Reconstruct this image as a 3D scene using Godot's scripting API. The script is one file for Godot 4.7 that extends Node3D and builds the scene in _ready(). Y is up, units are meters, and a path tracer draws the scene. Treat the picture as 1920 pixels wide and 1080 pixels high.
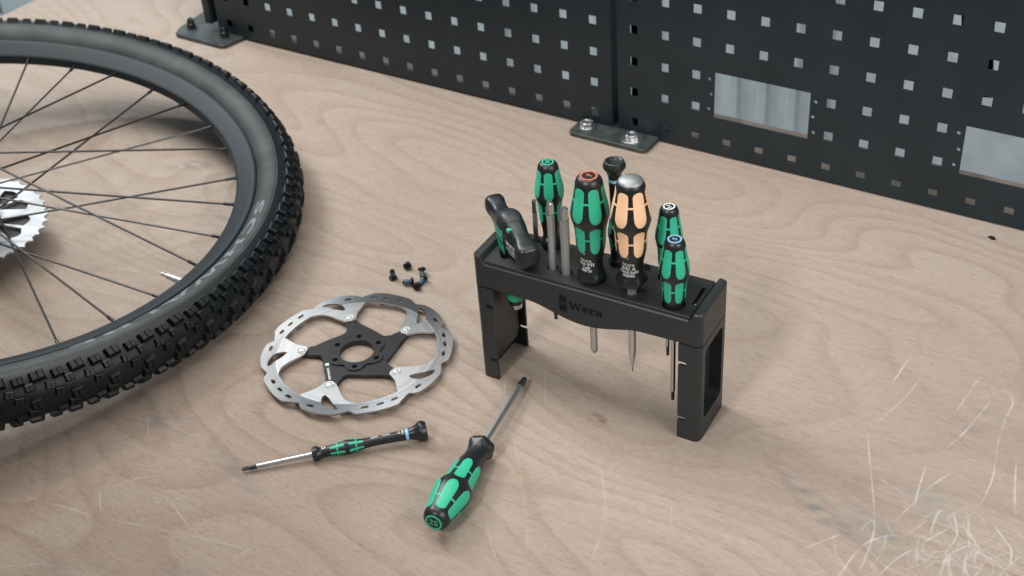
extends Node3D
# A workshop bench: a wheel, a brake rotor, a tool rack with screwdrivers, perforated steel panels behind.

var M := {}
var taken := {}
var textures := {}

# ------------------------------------------------------------------ mesh building
class MB:
	var v := PackedVector3Array()
	func tri(a: Vector3, b: Vector3, c: Vector3) -> void:   # counter-clockwise seen from outside
		v.push_back(a); v.push_back(b); v.push_back(c)
	func quad(a: Vector3, b: Vector3, c: Vector3, d: Vector3) -> void:
		tri(a, b, c); tri(a, c, d)
	func out_tri(a: Vector3, b: Vector3, c: Vector3, ctr: Vector3) -> void:
		if (b - a).cross(c - a).dot((a + b + c) / 3.0 - ctr) < 0.0: tri(a, c, b)
		else: tri(a, b, c)
	func out_quad(a: Vector3, b: Vector3, c: Vector3, d: Vector3, ctr: Vector3) -> void:
		out_tri(a, b, c, ctr); out_tri(a, c, d, ctr)
	func add(o: MB, t: Transform3D) -> void:
		for p in o.v: v.push_back(t * p)
	func build(crease := 38.0) -> ArrayMesh:
		var n := v.size() / 3
		var fn := PackedVector3Array(); fn.resize(n)
		var fa := PackedFloat32Array(); fa.resize(n)
		var at := {}
		var keys: Array[Vector3i] = []
		keys.resize(v.size())
		for i in n:
			var c := (v[i * 3 + 1] - v[i * 3]).cross(v[i * 3 + 2] - v[i * 3])
			var l := c.length()
			fa[i] = l
			fn[i] = c / l if l > 1e-14 else Vector3.UP
			for k in 3:
				var key := Vector3i((v[i * 3 + k] * 400000.0).round())
				keys[i * 3 + k] = key
				if at.has(key): at[key].push_back(i)
				else: at[key] = PackedInt32Array([i])
		var lim := cos(deg_to_rad(crease))
		var vo := PackedVector3Array(); vo.resize(v.size())
		var no := PackedVector3Array(); no.resize(v.size())
		for i in n:
			for k in 3:
				var s := Vector3.ZERO
				var me := fn[i]
				for f in at[keys[i * 3 + k]]:
					if me.dot(fn[f]) >= lim: s += fn[f] * fa[f]
				var j: int = i * 3 + [0, 2, 1][k]
				vo[j] = v[i * 3 + k]
				no[j] = s.normalized() if s.length() > 1e-16 else me
		var ar := []
		ar.resize(Mesh.ARRAY_MAX)
		ar[Mesh.ARRAY_VERTEX] = vo
		ar[Mesh.ARRAY_NORMAL] = no
		var m := ArrayMesh.new()
		m.add_surface_from_arrays(Mesh.PRIMITIVE_TRIANGLES, ar)
		return m

func lathe(mb: MB, prof: Array, seg: int, flats = null, t := Transform3D()) -> void:
	# prof: Vector2(radius, height) along +Y; the outside lies to the right of the direction of travel upwards
	var rows := []
	for i in prof.size():
		var row := PackedVector3Array()
		for j in seg + 1:
			var a := TAU * (j % seg) / seg
			var r: float = prof[i].x
			if flats != null: r *= flats.call(a, i)
			row.push_back(t * Vector3(r * cos(a), prof[i].y, r * sin(a)))
		rows.push_back(row)
	for i in prof.size() - 1:
		for j in seg:
			var a0: Vector3 = rows[i][j]; var a1: Vector3 = rows[i][j + 1]
			var b0: Vector3 = rows[i + 1][j]; var b1: Vector3 = rows[i + 1][j + 1]
			if prof[i].x < 1e-7: mb.tri(a0, b0, b1)
			elif prof[i + 1].x < 1e-7: mb.tri(a0, b0, a1)
			else: mb.quad(a0, b0, b1, a1)

func frame(y_axis: Vector3, at: Vector3, hint := Vector3(0, 0, 1)) -> Transform3D:
	var y := y_axis.normalized()
	if absf(y.dot(hint)) > 0.97: hint = Vector3(1, 0, 0)
	var x := y.cross(hint).normalized()
	return Transform3D(Basis(x, y, x.cross(y)), at)

func tube(mb: MB, a: Vector3, b: Vector3, ra: float, rb: float, seg := 10) -> void:
	var l := a.distance_to(b)
	lathe(mb, [Vector2(0, 0), Vector2(ra, 0), Vector2(rb, l), Vector2(0, l)], seg, null, frame(b - a, a))

func box(mb: MB, c: Vector3, s: Vector3, bev := 0.0, t := Transform3D()) -> void:
	var h := s / 2.0
	if bev <= 0.0: bev = 0.00001
	var ctr := t * c
	var p := func(sx: int, sy: int, sz: int, ax: int) -> Vector3:
		var d := Vector3(sx, sy, sz) * (h - Vector3.ONE * bev)
		d[ax] += [sx, sy, sz][ax] * bev
		return t * (c + d)
	for ax in 3:
		var u := (ax + 1) % 3
		var w := (ax + 2) % 3
		for s1 in [-1, 1]:
			var q := []
			for k in [[-1, -1], [1, -1], [1, 1], [-1, 1]]:
				var g := [0, 0, 0]; g[ax] = s1; g[u] = k[0]; g[w] = k[1]
				q.push_back(p.call(g[0], g[1], g[2], ax))
			mb.out_quad(q[0], q[1], q[2], q[3], ctr)
			if bev > 0.00002:
				for s2 in [-1, 1]:     # edge along axis u, between faces ax and w
					var e := []
					for k in [[-1, ax], [1, ax], [1, w], [-1, w]]:
						var g2 := [0, 0, 0]; g2[ax] = s1; g2[w] = s2; g2[u] = k[0]
						e.push_back(p.call(g2[0], g2[1], g2[2], k[1]))
					mb.out_quad(e[0], e[1], e[2], e[3], ctr)
	if bev > 0.00002:
		for sx in [-1, 1]:
			for sy in [-1, 1]:
				for sz in [-1, 1]:
					mb.out_tri(p.call(sx, sy, sz, 0), p.call(sx, sy, sz, 1), p.call(sx, sy, sz, 2), ctr)

func round_rect(cx: float, cy: float, w: float, h: float, r: float, n := 5) -> PackedVector2Array:
	var o := PackedVector2Array()
	for k in 4:
		var c := Vector2(cx + (w / 2 - r) * [1, -1, -1, 1][k], cy + (h / 2 - r) * [1, 1, -1, -1][k])
		for i in n + 1:
			var a := PI / 2 * (k + float(i) / n)
			o.push_back(c + r * Vector2(cos(a), sin(a)))
	return o

func circle(c: Vector2, r: float, n := 20) -> PackedVector2Array:
	var o := PackedVector2Array()
	for i in n: o.push_back(c + r * Vector2(cos(TAU * i / n), sin(TAU * i / n)))
	return o

func prism(mb: MB, poly: PackedVector2Array, y0: float, y1: float, bev := 0.0, t := Transform3D()) -> void:
	# a plan outline (x, z) raised from y0 to y1
	var pts := poly
	var area := 0.0
	for i in pts.size():
		var a := pts[i]; var b := pts[(i + 1) % pts.size()]
		area += a.cross(b)
	if area < 0.0: pts.reverse()
	var n := pts.size()
	var top := pts
	if bev > 0.0:
		var sh := Geometry2D.offset_polygon(pts, -bev, Geometry2D.JOIN_MITER)
		if sh.size() == 1 and sh[0].size() == n:
			top = sh[0]
			# keep the vertex order in step with the outline
			var best := 0
			for i in n:
				if top[i].distance_to(pts[0]) < top[best].distance_to(pts[0]): best = i
			var turned := PackedVector2Array()
			for i in n: turned.push_back(top[(best + i) % n])
			top = turned
		else: bev = 0.0
	var up := func(q: Vector2, y: float) -> Vector3: return t * Vector3(q.x, y, q.y)
	for i in n:
		var a := pts[i]; var b := pts[(i + 1) % n]
		mb.quad(up.call(a, y0), up.call(a, y1 - bev), up.call(b, y1 - bev), up.call(b, y0))
		if bev > 0.0:
			mb.quad(up.call(a, y1 - bev), up.call(top[i], y1), up.call(top[(i + 1) % n], y1), up.call(b, y1 - bev))
	var ix := Geometry2D.triangulate_polygon(top)
	for k in range(0, ix.size(), 3):
		var tri3 := [top[ix[k]], top[ix[k + 1]], top[ix[k + 2]]]
		if (tri3[1] - tri3[0]).cross(tri3[2] - tri3[0]) > 0.0: tri3.reverse()
		mb.tri(up.call(tri3[0], y1), up.call(tri3[1], y1), up.call(tri3[2], y1))
	ix = Geometry2D.triangulate_polygon(pts)
	for k in range(0, ix.size(), 3):
		var tri4 := [pts[ix[k]], pts[ix[k + 1]], pts[ix[k + 2]]]
		if (tri4[1] - tri4[0]).cross(tri4[2] - tri4[0]) < 0.0: tri4.reverse()
		mb.tri(up.call(tri4[0], y0), up.call(tri4[1], y0), up.call(tri4[2], y0))

# boolean work: a list of [operation, polygon or shape, ...] computed as one CSG tree and read back as triangles
func csg_poly(poly: PackedVector2Array, depth: float) -> CSGPolygon3D:
	var c := CSGPolygon3D.new()
	c.polygon = poly
	c.depth = depth
	return c

func csg_bake(base: CSGShape3D, cuts: Array) -> MB:
	var root := CSGCombiner3D.new()
	root.name = "boolean_work"
	add_child(root)
	root.add_child(base)
	for k in cuts:
		if not k.has_meta("joins"): k.operation = CSGShape3D.OPERATION_SUBTRACTION
		root.add_child(k)
	var mesh: ArrayMesh = root.bake_static_mesh()
	while mesh == null or mesh.get_surface_count() == 0:
		await get_tree().process_frame
		mesh = root.bake_static_mesh()
	var mb := MB.new()
	for s in mesh.get_surface_count():
		var ar := mesh.surface_get_arrays(s)
		var vs: PackedVector3Array = ar[Mesh.ARRAY_VERTEX]
		var ix = ar[Mesh.ARRAY_INDEX]
		if ix == null or ix.size() == 0:
			for i in range(0, vs.size(), 3): mb.tri(vs[i], vs[i + 2], vs[i + 1])
		else:
			for i in range(0, ix.size(), 3): mb.tri(vs[ix[i]], vs[ix[i + 2]], vs[ix[i + 1]])
	remove_child(root)
	root.free()
	return mb

func flat_plate(outer: PackedVector2Array, holes: Array, y0: float, y1: float) -> MB:
	# plan polygon (x, z) with holes, between two heights
	var cuts := []
	for h in holes:
		var c := csg_poly(h, (y1 - y0) + 0.02)
		c.position.z = 0.01
		cuts.push_back(c)
	var mb: MB = await csg_bake(csg_poly(outer, y1 - y0), cuts)
	var o := MB.new()
	# the extrusion ran along -Z from 0; turn (x, y, z) into (x, height, plan z)
	for i in range(0, mb.v.size(), 3):
		var q := []
		for k in 3:
			var p := mb.v[i + k]
			q.push_back(Vector3(p.x, y1 + p.z, p.y))
		o.tri(q[0], q[2], q[1])
	return o

# ------------------------------------------------------------------ lettering
var fonts := {}
func letters(text: String, cap: float, serif := false, depth := 0.0002, stretch := 1.0) -> MB:
	var key := "serif" if serif else "sans"
	if not fonts.has(key):
		var f := SystemFont.new()
		f.font_names = PackedStringArray(["Droid Serif" if serif else "Droid Sans"])
		f.font_weight = 700
		fonts[key] = f
	var tm := TextMesh.new()
	tm.font = fonts[key]
	tm.font_size = 32
	tm.pixel_size = 0.01
	tm.depth = 0.1
	tm.curve_step = 1.5
	tm.text = text
	var ar := tm.get_mesh_arrays()
	var vs: PackedVector3Array = ar[Mesh.ARRAY_VERTEX]
	var ix = ar[Mesh.ARRAY_INDEX]
	var lo := Vector3.INF
	var hi := -Vector3.INF
	for p in vs:
		lo = lo.min(p); hi = hi.max(p)
	var k := cap / (0.01 * 32 * 0.714)
	var mid := (lo + hi) / 2.0
	var mb := MB.new()
	var put := func(p: Vector3) -> Vector3: return Vector3((p.x - mid.x) * k * stretch, (p.y - lo.y) * k, (p.z - lo.z) / 0.1 * depth)
	if ix == null or ix.size() == 0: ix = range(vs.size())
	for i in range(0, ix.size(), 3): mb.tri(put.call(vs[ix[i]]), put.call(vs[ix[i + 2]]), put.call(vs[ix[i + 1]]))
	return mb

func bend(src: MB, how: Callable) -> MB:
	var o := MB.new()
	for i in range(0, src.v.size(), 3):
		o.tri(how.call(src.v[i]), how.call(src.v[i + 1]), how.call(src.v[i + 2]))
	return o

# ------------------------------------------------------------------ nodes
func numbered(n: String) -> String:
	var k: int = taken.get(n, 0)
	taken[n] = k + 1
	return n if k == 0 else "%s_%03d" % [n, k]

func thing(called: String, label: String, category: String, t := Transform3D(), group := "") -> Node3D:
	var o := Node3D.new()
	o.name = numbered(called)
	o.transform = t
	add_child(o)
	o.set_meta("label", label)
	o.set_meta("category", category)
	if group: o.set_meta("group", group)
	return o

func part(called: String, mesh: Mesh, m: Material, parent: Node3D, t := Transform3D()) -> MeshInstance3D:
	var o := MeshInstance3D.new()
	o.name = called
	o.mesh = mesh
	o.material_override = null
	if mesh.get_surface_count() > 0: o.set_surface_override_material(0, m)
	o.transform = t
	parent.add_child(o, true)
	return o

func struct(called: String, mesh: Mesh, m: Material, t := Transform3D()) -> MeshInstance3D:
	var o := part(called, mesh, m, self, t)
	o.set_meta("kind", "structure")
	return o

# ------------------------------------------------------------------ materials
func grain_normal(called: String, freq: float, strength: float) -> Texture2D:
	if not textures.has(called):
		var n := FastNoiseLite.new()
		n.seed = 7
		n.noise_type = FastNoiseLite.TYPE_SIMPLEX
		n.frequency = freq
		n.fractal_octaves = 3
		var im := n.get_seamless_image(256, 256)
		im.convert(Image.FORMAT_RGBA8)
		im.bump_map_to_normal_map(strength)
		textures[called] = ImageTexture.create_from_image(im)
	return textures[called]

func mat(called: String, r: float, g: float, b: float, rough: float, metal := 0.0, spec := 0.5) -> StandardMaterial3D:
	var m := StandardMaterial3D.new()
	m.resource_name = called
	m.albedo_color = Color(r, g, b).linear_to_srgb()
	m.roughness = rough
	m.metallic = metal
	m.metallic_specular = spec
	M[called] = m
	return m

func grained(m: StandardMaterial3D, per_metre: float, depth: float, freq := 0.06) -> void:
	m.normal_enabled = true
	m.normal_texture = grain_normal("grain_%s" % freq, freq, 4.0)
	m.normal_scale = depth
	m.uv1_triplanar = true
	m.uv1_scale = Vector3.ONE * per_metre

func materials() -> void:
	grained(mat("black_rubber", 0.011, 0.0145, 0.0165, 0.37), 50.0, 0.08)
	grained(mat("rack_plastic", 0.0195, 0.0245, 0.027, 0.44), 60.0, 0.14, 0.12)
	mat("deck_plastic", 0.014, 0.0155, 0.0165, 0.5)
	grained(M.deck_plastic, 60.0, 0.2, 0.12)
	grained(mat("green_grip", 0.030, 0.45, 0.27, 0.46), 60.0, 0.10, 0.12)
	mat("orange_grip", 0.93, 0.58, 0.35, 0.48)
	mat("orange_print", 0.46, 0.13, 0.065, 0.5)
	mat("blue_print", 0.25, 0.50, 0.74, 0.5)
	mat("white_print", 0.72, 0.74, 0.74, 0.5)
	mat("chrome_vanadium", 0.55, 0.56, 0.57, 0.5, 0.8)
	mat("mould_black", 0.004, 0.005, 0.006, 0.55, 0.0, 0.3)
	mat("steel", 0.55, 0.56, 0.57, 0.27, 1.0)
	mat("satin_steel", 0.62, 0.63, 0.64, 0.36, 1.0)
	mat("black_steel", 0.02, 0.021, 0.023, 0.38, 0.0, 0.6)
	mat("ring_steel", 0.42, 0.43, 0.44, 0.44, 1.0)
	mat("arm_steel", 0.60, 0.61, 0.62, 0.5, 1.0)
	brushed()
	mat("spider_black", 0.017, 0.019, 0.021, 0.36)
	mat("cog_silver", 0.50, 0.52, 0.54, 0.46, 0.85)
	mat("cog_dark", 0.06, 0.052, 0.046, 0.5, 0.5)
	grained(mat("tread_rubber", 0.0055, 0.0085, 0.0105, 0.45, 0.0, 0.42), 40.0, 0.25)
	tyre_wall()
	mat("tyre_print", 0.17, 0.19, 0.20, 0.6)
	grained(mat("rim_black", 0.014, 0.021, 0.025, 0.50, 0.0, 0.34), 60.0, 0.08)
	mat("spoke_black", 0.014, 0.014, 0.015, 0.35, 0.0, 0.6)
	panel_paint()
	plate_paint()
	mat("zinc", 0.60, 0.62, 0.64, 0.36, 1.0)
	mat("threadlock_blue", 0.022, 0.115, 0.165, 0.55)
	mat("bolt_black", 0.012, 0.013, 0.016, 0.25)
	mat("edge_ply", 0.34, 0.20, 0.13, 0.7)
	wall_paint()
	mat("floor_grey", 0.62, 0.68, 0.72, 0.6)

func brushed() -> void:
	# circular machining marks for the braking ring: texture looked up by angle and radius
	var w := 64
	var h := 256
	var rng := RandomNumberGenerator.new()
	rng.seed = 5
	var im := Image.create(w, h, false, Image.FORMAT_RGB8)
	for y in h:
		var base := rng.randf_range(0.62, 0.9)
		for x in w:
			var q := clampf(base + rng.randf_range(-0.05, 0.05), 0, 1)
			im.set_pixel(x, y, Color(q, q, q))
	var tx := ImageTexture.create_from_image(im)
	for m in [M.ring_steel, M.arm_steel]:
		m.roughness_texture = tx
		m.anisotropy_enabled = true
	M.ring_steel.anisotropy = 0.75
	M.arm_steel.anisotropy = 0.3

func tyre_wall() -> void:
	var m := mat("tyre_wall", 1, 1, 1, 0.62)
	var n := FastNoiseLite.new()
	n.seed = 21
	n.frequency = 0.012
	n.fractal_octaves = 4
	var g := Gradient.new()
	g.set_color(0, Color(0.012, 0.017, 0.019).linear_to_srgb())
	g.set_color(1, Color(0.052, 0.064, 0.064).linear_to_srgb())
	var im := n.get_seamless_image(256, 256)
	var o := Image.create(256, 256, false, Image.FORMAT_RGB8)
	for y in 256:
		for x in 256: o.set_pixel(x, y, g.sample(im.get_pixel(x, y).r))
	m.albedo_color = Color.WHITE
	m.albedo_texture = ImageTexture.create_from_image(o)
	m.uv1_triplanar = true
	m.uv1_scale = Vector3.ONE * 7.0

func blotched(m: StandardMaterial3D, lo: Color, hi: Color, freq: float, sd: int, per_metre: float, octaves := 5) -> void:
	var n := FastNoiseLite.new()
	n.seed = sd
	n.frequency = freq
	n.fractal_octaves = octaves
	var im := n.get_seamless_image(256, 256)
	var o := Image.create(256, 256, false, Image.FORMAT_RGB8)
	for y in 256:
		for x in 256: o.set_pixel(x, y, lo.lerp(hi, im.get_pixel(x, y).r).linear_to_srgb())
	m.albedo_color = Color.WHITE
	m.albedo_texture = ImageTexture.create_from_image(o)
	m.uv1_triplanar = true
	m.uv1_scale = Vector3.ONE * per_metre

func panel_paint() -> void:
	var m := mat("panel_paint", 0.018, 0.021, 0.024, 0.42, 0.0, 0.5)
	grained(m, 30.0, 0.10, 0.12)
	var n := FastNoiseLite.new()
	n.seed = 31
	n.frequency = 0.006
	n.fractal_octaves = 5
	var im := n.get_seamless_image(1024, 1024)
	var o := Image.create(1024, 1024, false, Image.FORMAT_RGB8)
	for y in 1024:
		for x in 1024: o.set_pixel(x, y, Color(0.0055, 0.0135, 0.0190).lerp(Color(0.0105, 0.0195, 0.0260), im.get_pixel(x, y).r).linear_to_srgb())
	var rng := RandomNumberGenerator.new()
	rng.seed = 8
	for k in 420:      # dust and chips
		var c := Vector2i(rng.randi_range(2, 1020), rng.randi_range(2, 1020))
		var q := Color(0.16, 0.19, 0.20) * rng.randf_range(0.3, 1.0)
		o.set_pixelv(c, q)
		if rng.randf() < 0.35: o.set_pixelv(c + Vector2i(1, 0), q)
		if rng.randf() < 0.2: o.set_pixelv(c + Vector2i(0, 1), q)
	for k in 34:       # rubbed streaks and scuffs
		var c := Vector2(rng.randi_range(60, 960), rng.randi_range(60, 960))
		var a := PI / 2 + rng.randf_range(-0.08, 0.08) if k < 22 else rng.randf_range(-0.3, 0.3)
		for t in rng.randi_range(8, 46):
			c += Vector2(cos(a), sin(a))
			a += 0.012 if k >= 22 else 0.0
			if rng.randf() < 0.75: o.set_pixelv(Vector2i(c), Color(0.13, 0.155, 0.165) * rng.randf_range(0.5, 1.0) + Color(0.03, 0.05, 0.06))
	m.albedo_color = Color.WHITE
	m.albedo_texture = ImageTexture.create_from_image(o)
	m.uv1_triplanar = true
	m.uv1_scale = Vector3.ONE * 2.0
	m.normal_enabled = false

func plate_paint() -> void:
	var m := mat("plate_paint", 0.03, 0.035, 0.035, 0.42)
	blotched(m, Color(0.012, 0.017, 0.018), Color(0.060, 0.072, 0.070), 0.014, 32, 10.0)

func wall_paint() -> void:
	var m := mat("wall_paint", 0.5, 0.55, 0.56, 0.8)
	blotched(m, Color(0.46, 0.53, 0.55), Color(0.62, 0.69, 0.71), 0.012, 33, 3.0, 3)

# ------------------------------------------------------------------ the plywood top, painted as wood in its own plane
const TX0 := -0.99
const TX1 := 0.83
const TZ0 := -0.088
const TZ1 := 0.96
const TW := 2048
const TH := 1180

func field(w: int, h: int, sd: int, freq: float, octaves: int) -> PackedFloat32Array:
	# a small grid of noise enlarged to the whole sheet; fewer columns than rows stretches it along the grain
	var n := FastNoiseLite.new()
	n.seed = sd
	n.noise_type = FastNoiseLite.TYPE_SIMPLEX_SMOOTH
	n.frequency = freq
	n.fractal_octaves = octaves
	var a := PackedFloat32Array()
	a.resize(w * h)
	for y in h:
		for x in w: a[y * w + x] = n.get_noise_2d(x, y)
	var im := Image.create_from_data(w, h, false, Image.FORMAT_RF, a.to_byte_array())
	im.resize(TW, TH, Image.INTERPOLATE_CUBIC)
	return im.get_data().to_float32_array()

func streaks(w: int, h: int, sd: int) -> PackedFloat32Array:
	var rng := RandomNumberGenerator.new()
	rng.seed = sd
	var a := PackedFloat32Array()
	a.resize(w * h)
	for i in w * h: a[i] = rng.randf_range(-1, 1)
	var im := Image.create_from_data(w, h, false, Image.FORMAT_RF, a.to_byte_array())
	im.resize(TW, TH, Image.INTERPOLATE_CUBIC)
	return im.get_data().to_float32_array()

func wood_texture() -> ImageTexture:
	var big := field(70, 118, 3, 0.033, 2)
	var wav := field(180, 240, 9, 0.035, 2)
	var tone := field(90, 60, 14, 0.035, 4)
	var fib := streaks(96, TH, 4)
	var por := streaks(430, TH, 6)
	var px := PackedByteArray()
	px.resize(TW * TH * 3)
	var i := 0
	for y in TH:
		var zf := y * 0.0125
		for x in TW:
			var f := zf * 0.9 + big[i] * 6.5 + wav[i] * 0.45
			var g := f - floorf(f)
			var ring := g * g * g * 0.75 if g < 0.92 else (1.0 - g) * 7.3
			var p := por[i]
			var worn_and_dimmed := clampf((y - 560.0) / 420.0 - (x - 700.0) / 2600.0 + tone[i] * 0.9, 0.0, 1.0)  # near-left browning: some wear, mostly light falloff put into the colour
			var d := ring * (15.0 + tone[i] * 12.0) + fib[i] * 3.4 - tone[i] * 9.0 + (p - 0.55) * 13.0 * maxf(0.0, signf(p - 0.55)) + p * 4.2 + worn_and_dimmed * 23.0
			px[i * 3] = int(clampf(163.0 - d * 0.95, 0, 255))
			px[i * 3 + 1] = int(clampf(149.5 - d * 1.05, 0, 255))
			px[i * 3 + 2] = int(clampf(137.5 - d * 1.14, 0, 255))
			i += 1
	marks(px)
	var im := Image.create_from_data(TW, TH, false, Image.FORMAT_RGB8, px)
	return ImageTexture.create_from_image(im)

func dab(px: PackedByteArray, cx: float, cy: float, r: float, c: Color, a: float) -> void:
	var R := int(ceil(r)) + 1
	for y in range(maxi(0, int(cy) - R), mini(TH, int(cy) + R + 1)):
		for x in range(maxi(0, int(cx) - R), mini(TW, int(cx) + R + 1)):
			var d := Vector2(x - cx, y - cy).length()
			var k := clampf(r + 0.5 - d, 0.0, 1.0) * a
			if k <= 0.0: continue
			var o := (y * TW + x) * 3
			px[o] = int(lerpf(px[o], c.r * 255, k))
			px[o + 1] = int(lerpf(px[o + 1], c.g * 255, k))
			px[o + 2] = int(lerpf(px[o + 2], c.b * 255, k))

func smudge(px: PackedByteArray, wx: float, wz: float, rx: float, rz: float, turn: float, c: Color, a: float, sd: int) -> void:
	var n := FastNoiseLite.new()
	n.seed = sd
	n.frequency = 0.06
	n.fractal_octaves = 3
	var cx := (wx - TX0) / (TX1 - TX0) * TW
	var cy := (wz - TZ0) / (TZ1 - TZ0) * TH
	var k := TW / (TX1 - TX0)
	var R := int(maxf(rx, rz) * k)
	for y in range(maxi(0, int(cy) - R), mini(TH, int(cy) + R)):
		for x in range(maxi(0, int(cx) - R), mini(TW, int(cx) + R)):
			var q := Vector2(x - cx, y - cy).rotated(-turn) / k / Vector2(rx, rz)
			var e := (1.0 - q.length_squared()) * a * clampf(0.5 + n.get_noise_2d(x * 0.5, y * 1.6) * 1.6, 0, 1.3)
			if e <= 0.0: continue
			var o := (y * TW + x) * 3
			px[o] = int(lerpf(px[o], c.r * 255, e))
			px[o + 1] = int(lerpf(px[o + 1], c.g * 255, e))
			px[o + 2] = int(lerpf(px[o + 2], c.b * 255, e))

func scratch(px: PackedByteArray, pts: Array, width: float, a: float, c := Color(0.79, 0.78, 0.765)) -> void:
	var cv := Curve2D.new()
	for i in pts.size():
		var t := Vector2.ZERO
		if i > 0 and i < pts.size() - 1: t = (pts[i + 1] - pts[i - 1]) * 0.18
		cv.add_point(pts[i], -t, t)
	var l := cv.get_baked_length()
	var k := TW / (TX1 - TX0)
	var s := 0.0
	var rng := RandomNumberGenerator.new()
	rng.seed = int(l * 1e6) % 1000003
	var press := 1.0
	cv.bake_interval = 0.002
	while s < l:
		var p := cv.sample_baked(s)
		press = clampf(press + rng.randf_range(-0.16, 0.16), 0.35, 1.2)
		var ends := smoothstep(0.0, 0.2, s / l) * smoothstep(0.0, 0.2, 1.0 - s / l) * 0.75 + 0.25
		dab(px, (p.x - TX0) * k, (p.y - TZ0) / (TZ1 - TZ0) * TH, width * (0.6 + 0.4 * press), c, a * press * ends)
		s += 0.6 / k

const SCRATCHES := "0.402,0.236 0.4,0.28;0.419,0.264 0.414,0.301 0.405,0.337;0.462,0.239 0.458,0.295;0.479,0.264 0.472,0.309 0.464,0.339;0.47,0.265 0.485,0.246 0.495,0.256 0.496,0.281 0.498,0.309 0.506,0.354 0.506,0.389;0.404,0.351 0.417,0.381 0.441,0.437 0.448,0.465 0.45,0.498;0.457,0.366 0.461,0.398 0.465,0.419;0.477,0.363 0.467,0.386 0.456,0.433;0.432,0.396 0.452,0.402;0.439,0.506 0.444,0.467 0.461,0.446;0.444,0.467 0.463,0.479 0.478,0.483;0.407,0.492 0.425,0.466;0.5,0.412 0.516,0.428 0.538,0.448;0.518,0.399 0.531,0.412 0.539,0.421 0.543,0.441;0.517,0.327 0.526,0.364 0.536,0.397;0.483,0.434 0.481,0.412 0.484,0.403;0.491,0.404 0.5,0.424 0.499,0.439;0.481,0.444 0.493,0.421;0.464,0.49 0.469,0.47 0.477,0.454;0.48,0.456 0.485,0.469 0.491,0.477;-0.172,0.745 -0.162,0.747 -0.145,0.743 -0.1,0.735;-0.088,0.732 -0.015,0.712 0.011,0.706 0.051,0.696;-0.158,0.744 -0.144,0.754 -0.11,0.761;-0.048,0.684 -0.053,0.692 -0.029,0.703 0.005,0.712;-0.124,0.81 -0.093,0.789;-0.09,0.594 -0.085,0.606;-0.151,0.661 -0.146,0.65;-0.15,0.626 -0.13,0.644;-0.13,0.775 -0.131,0.769;-0.12,0.71 -0.097,0.73;0.037,0.699 0.033,0.71 0.034,0.716;-0.212,0.734 -0.198,0.711 -0.193,0.7;-0.102,0.692 -0.099,0.685 -0.085,0.675;0.223,0.484 0.234,0.495 0.251,0.519 0.265,0.548 0.276,0.588;0.162,0.554 0.171,0.571 0.194,0.599 0.216,0.619;0.149,0.494 0.195,0.55 0.231,0.603;0.152,0.42 0.172,0.417 0.192,0.416;0.127,0.406 0.173,0.481;0.1,0.431 0.113,0.451;0.3,0.5 0.309,0.519"

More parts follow.
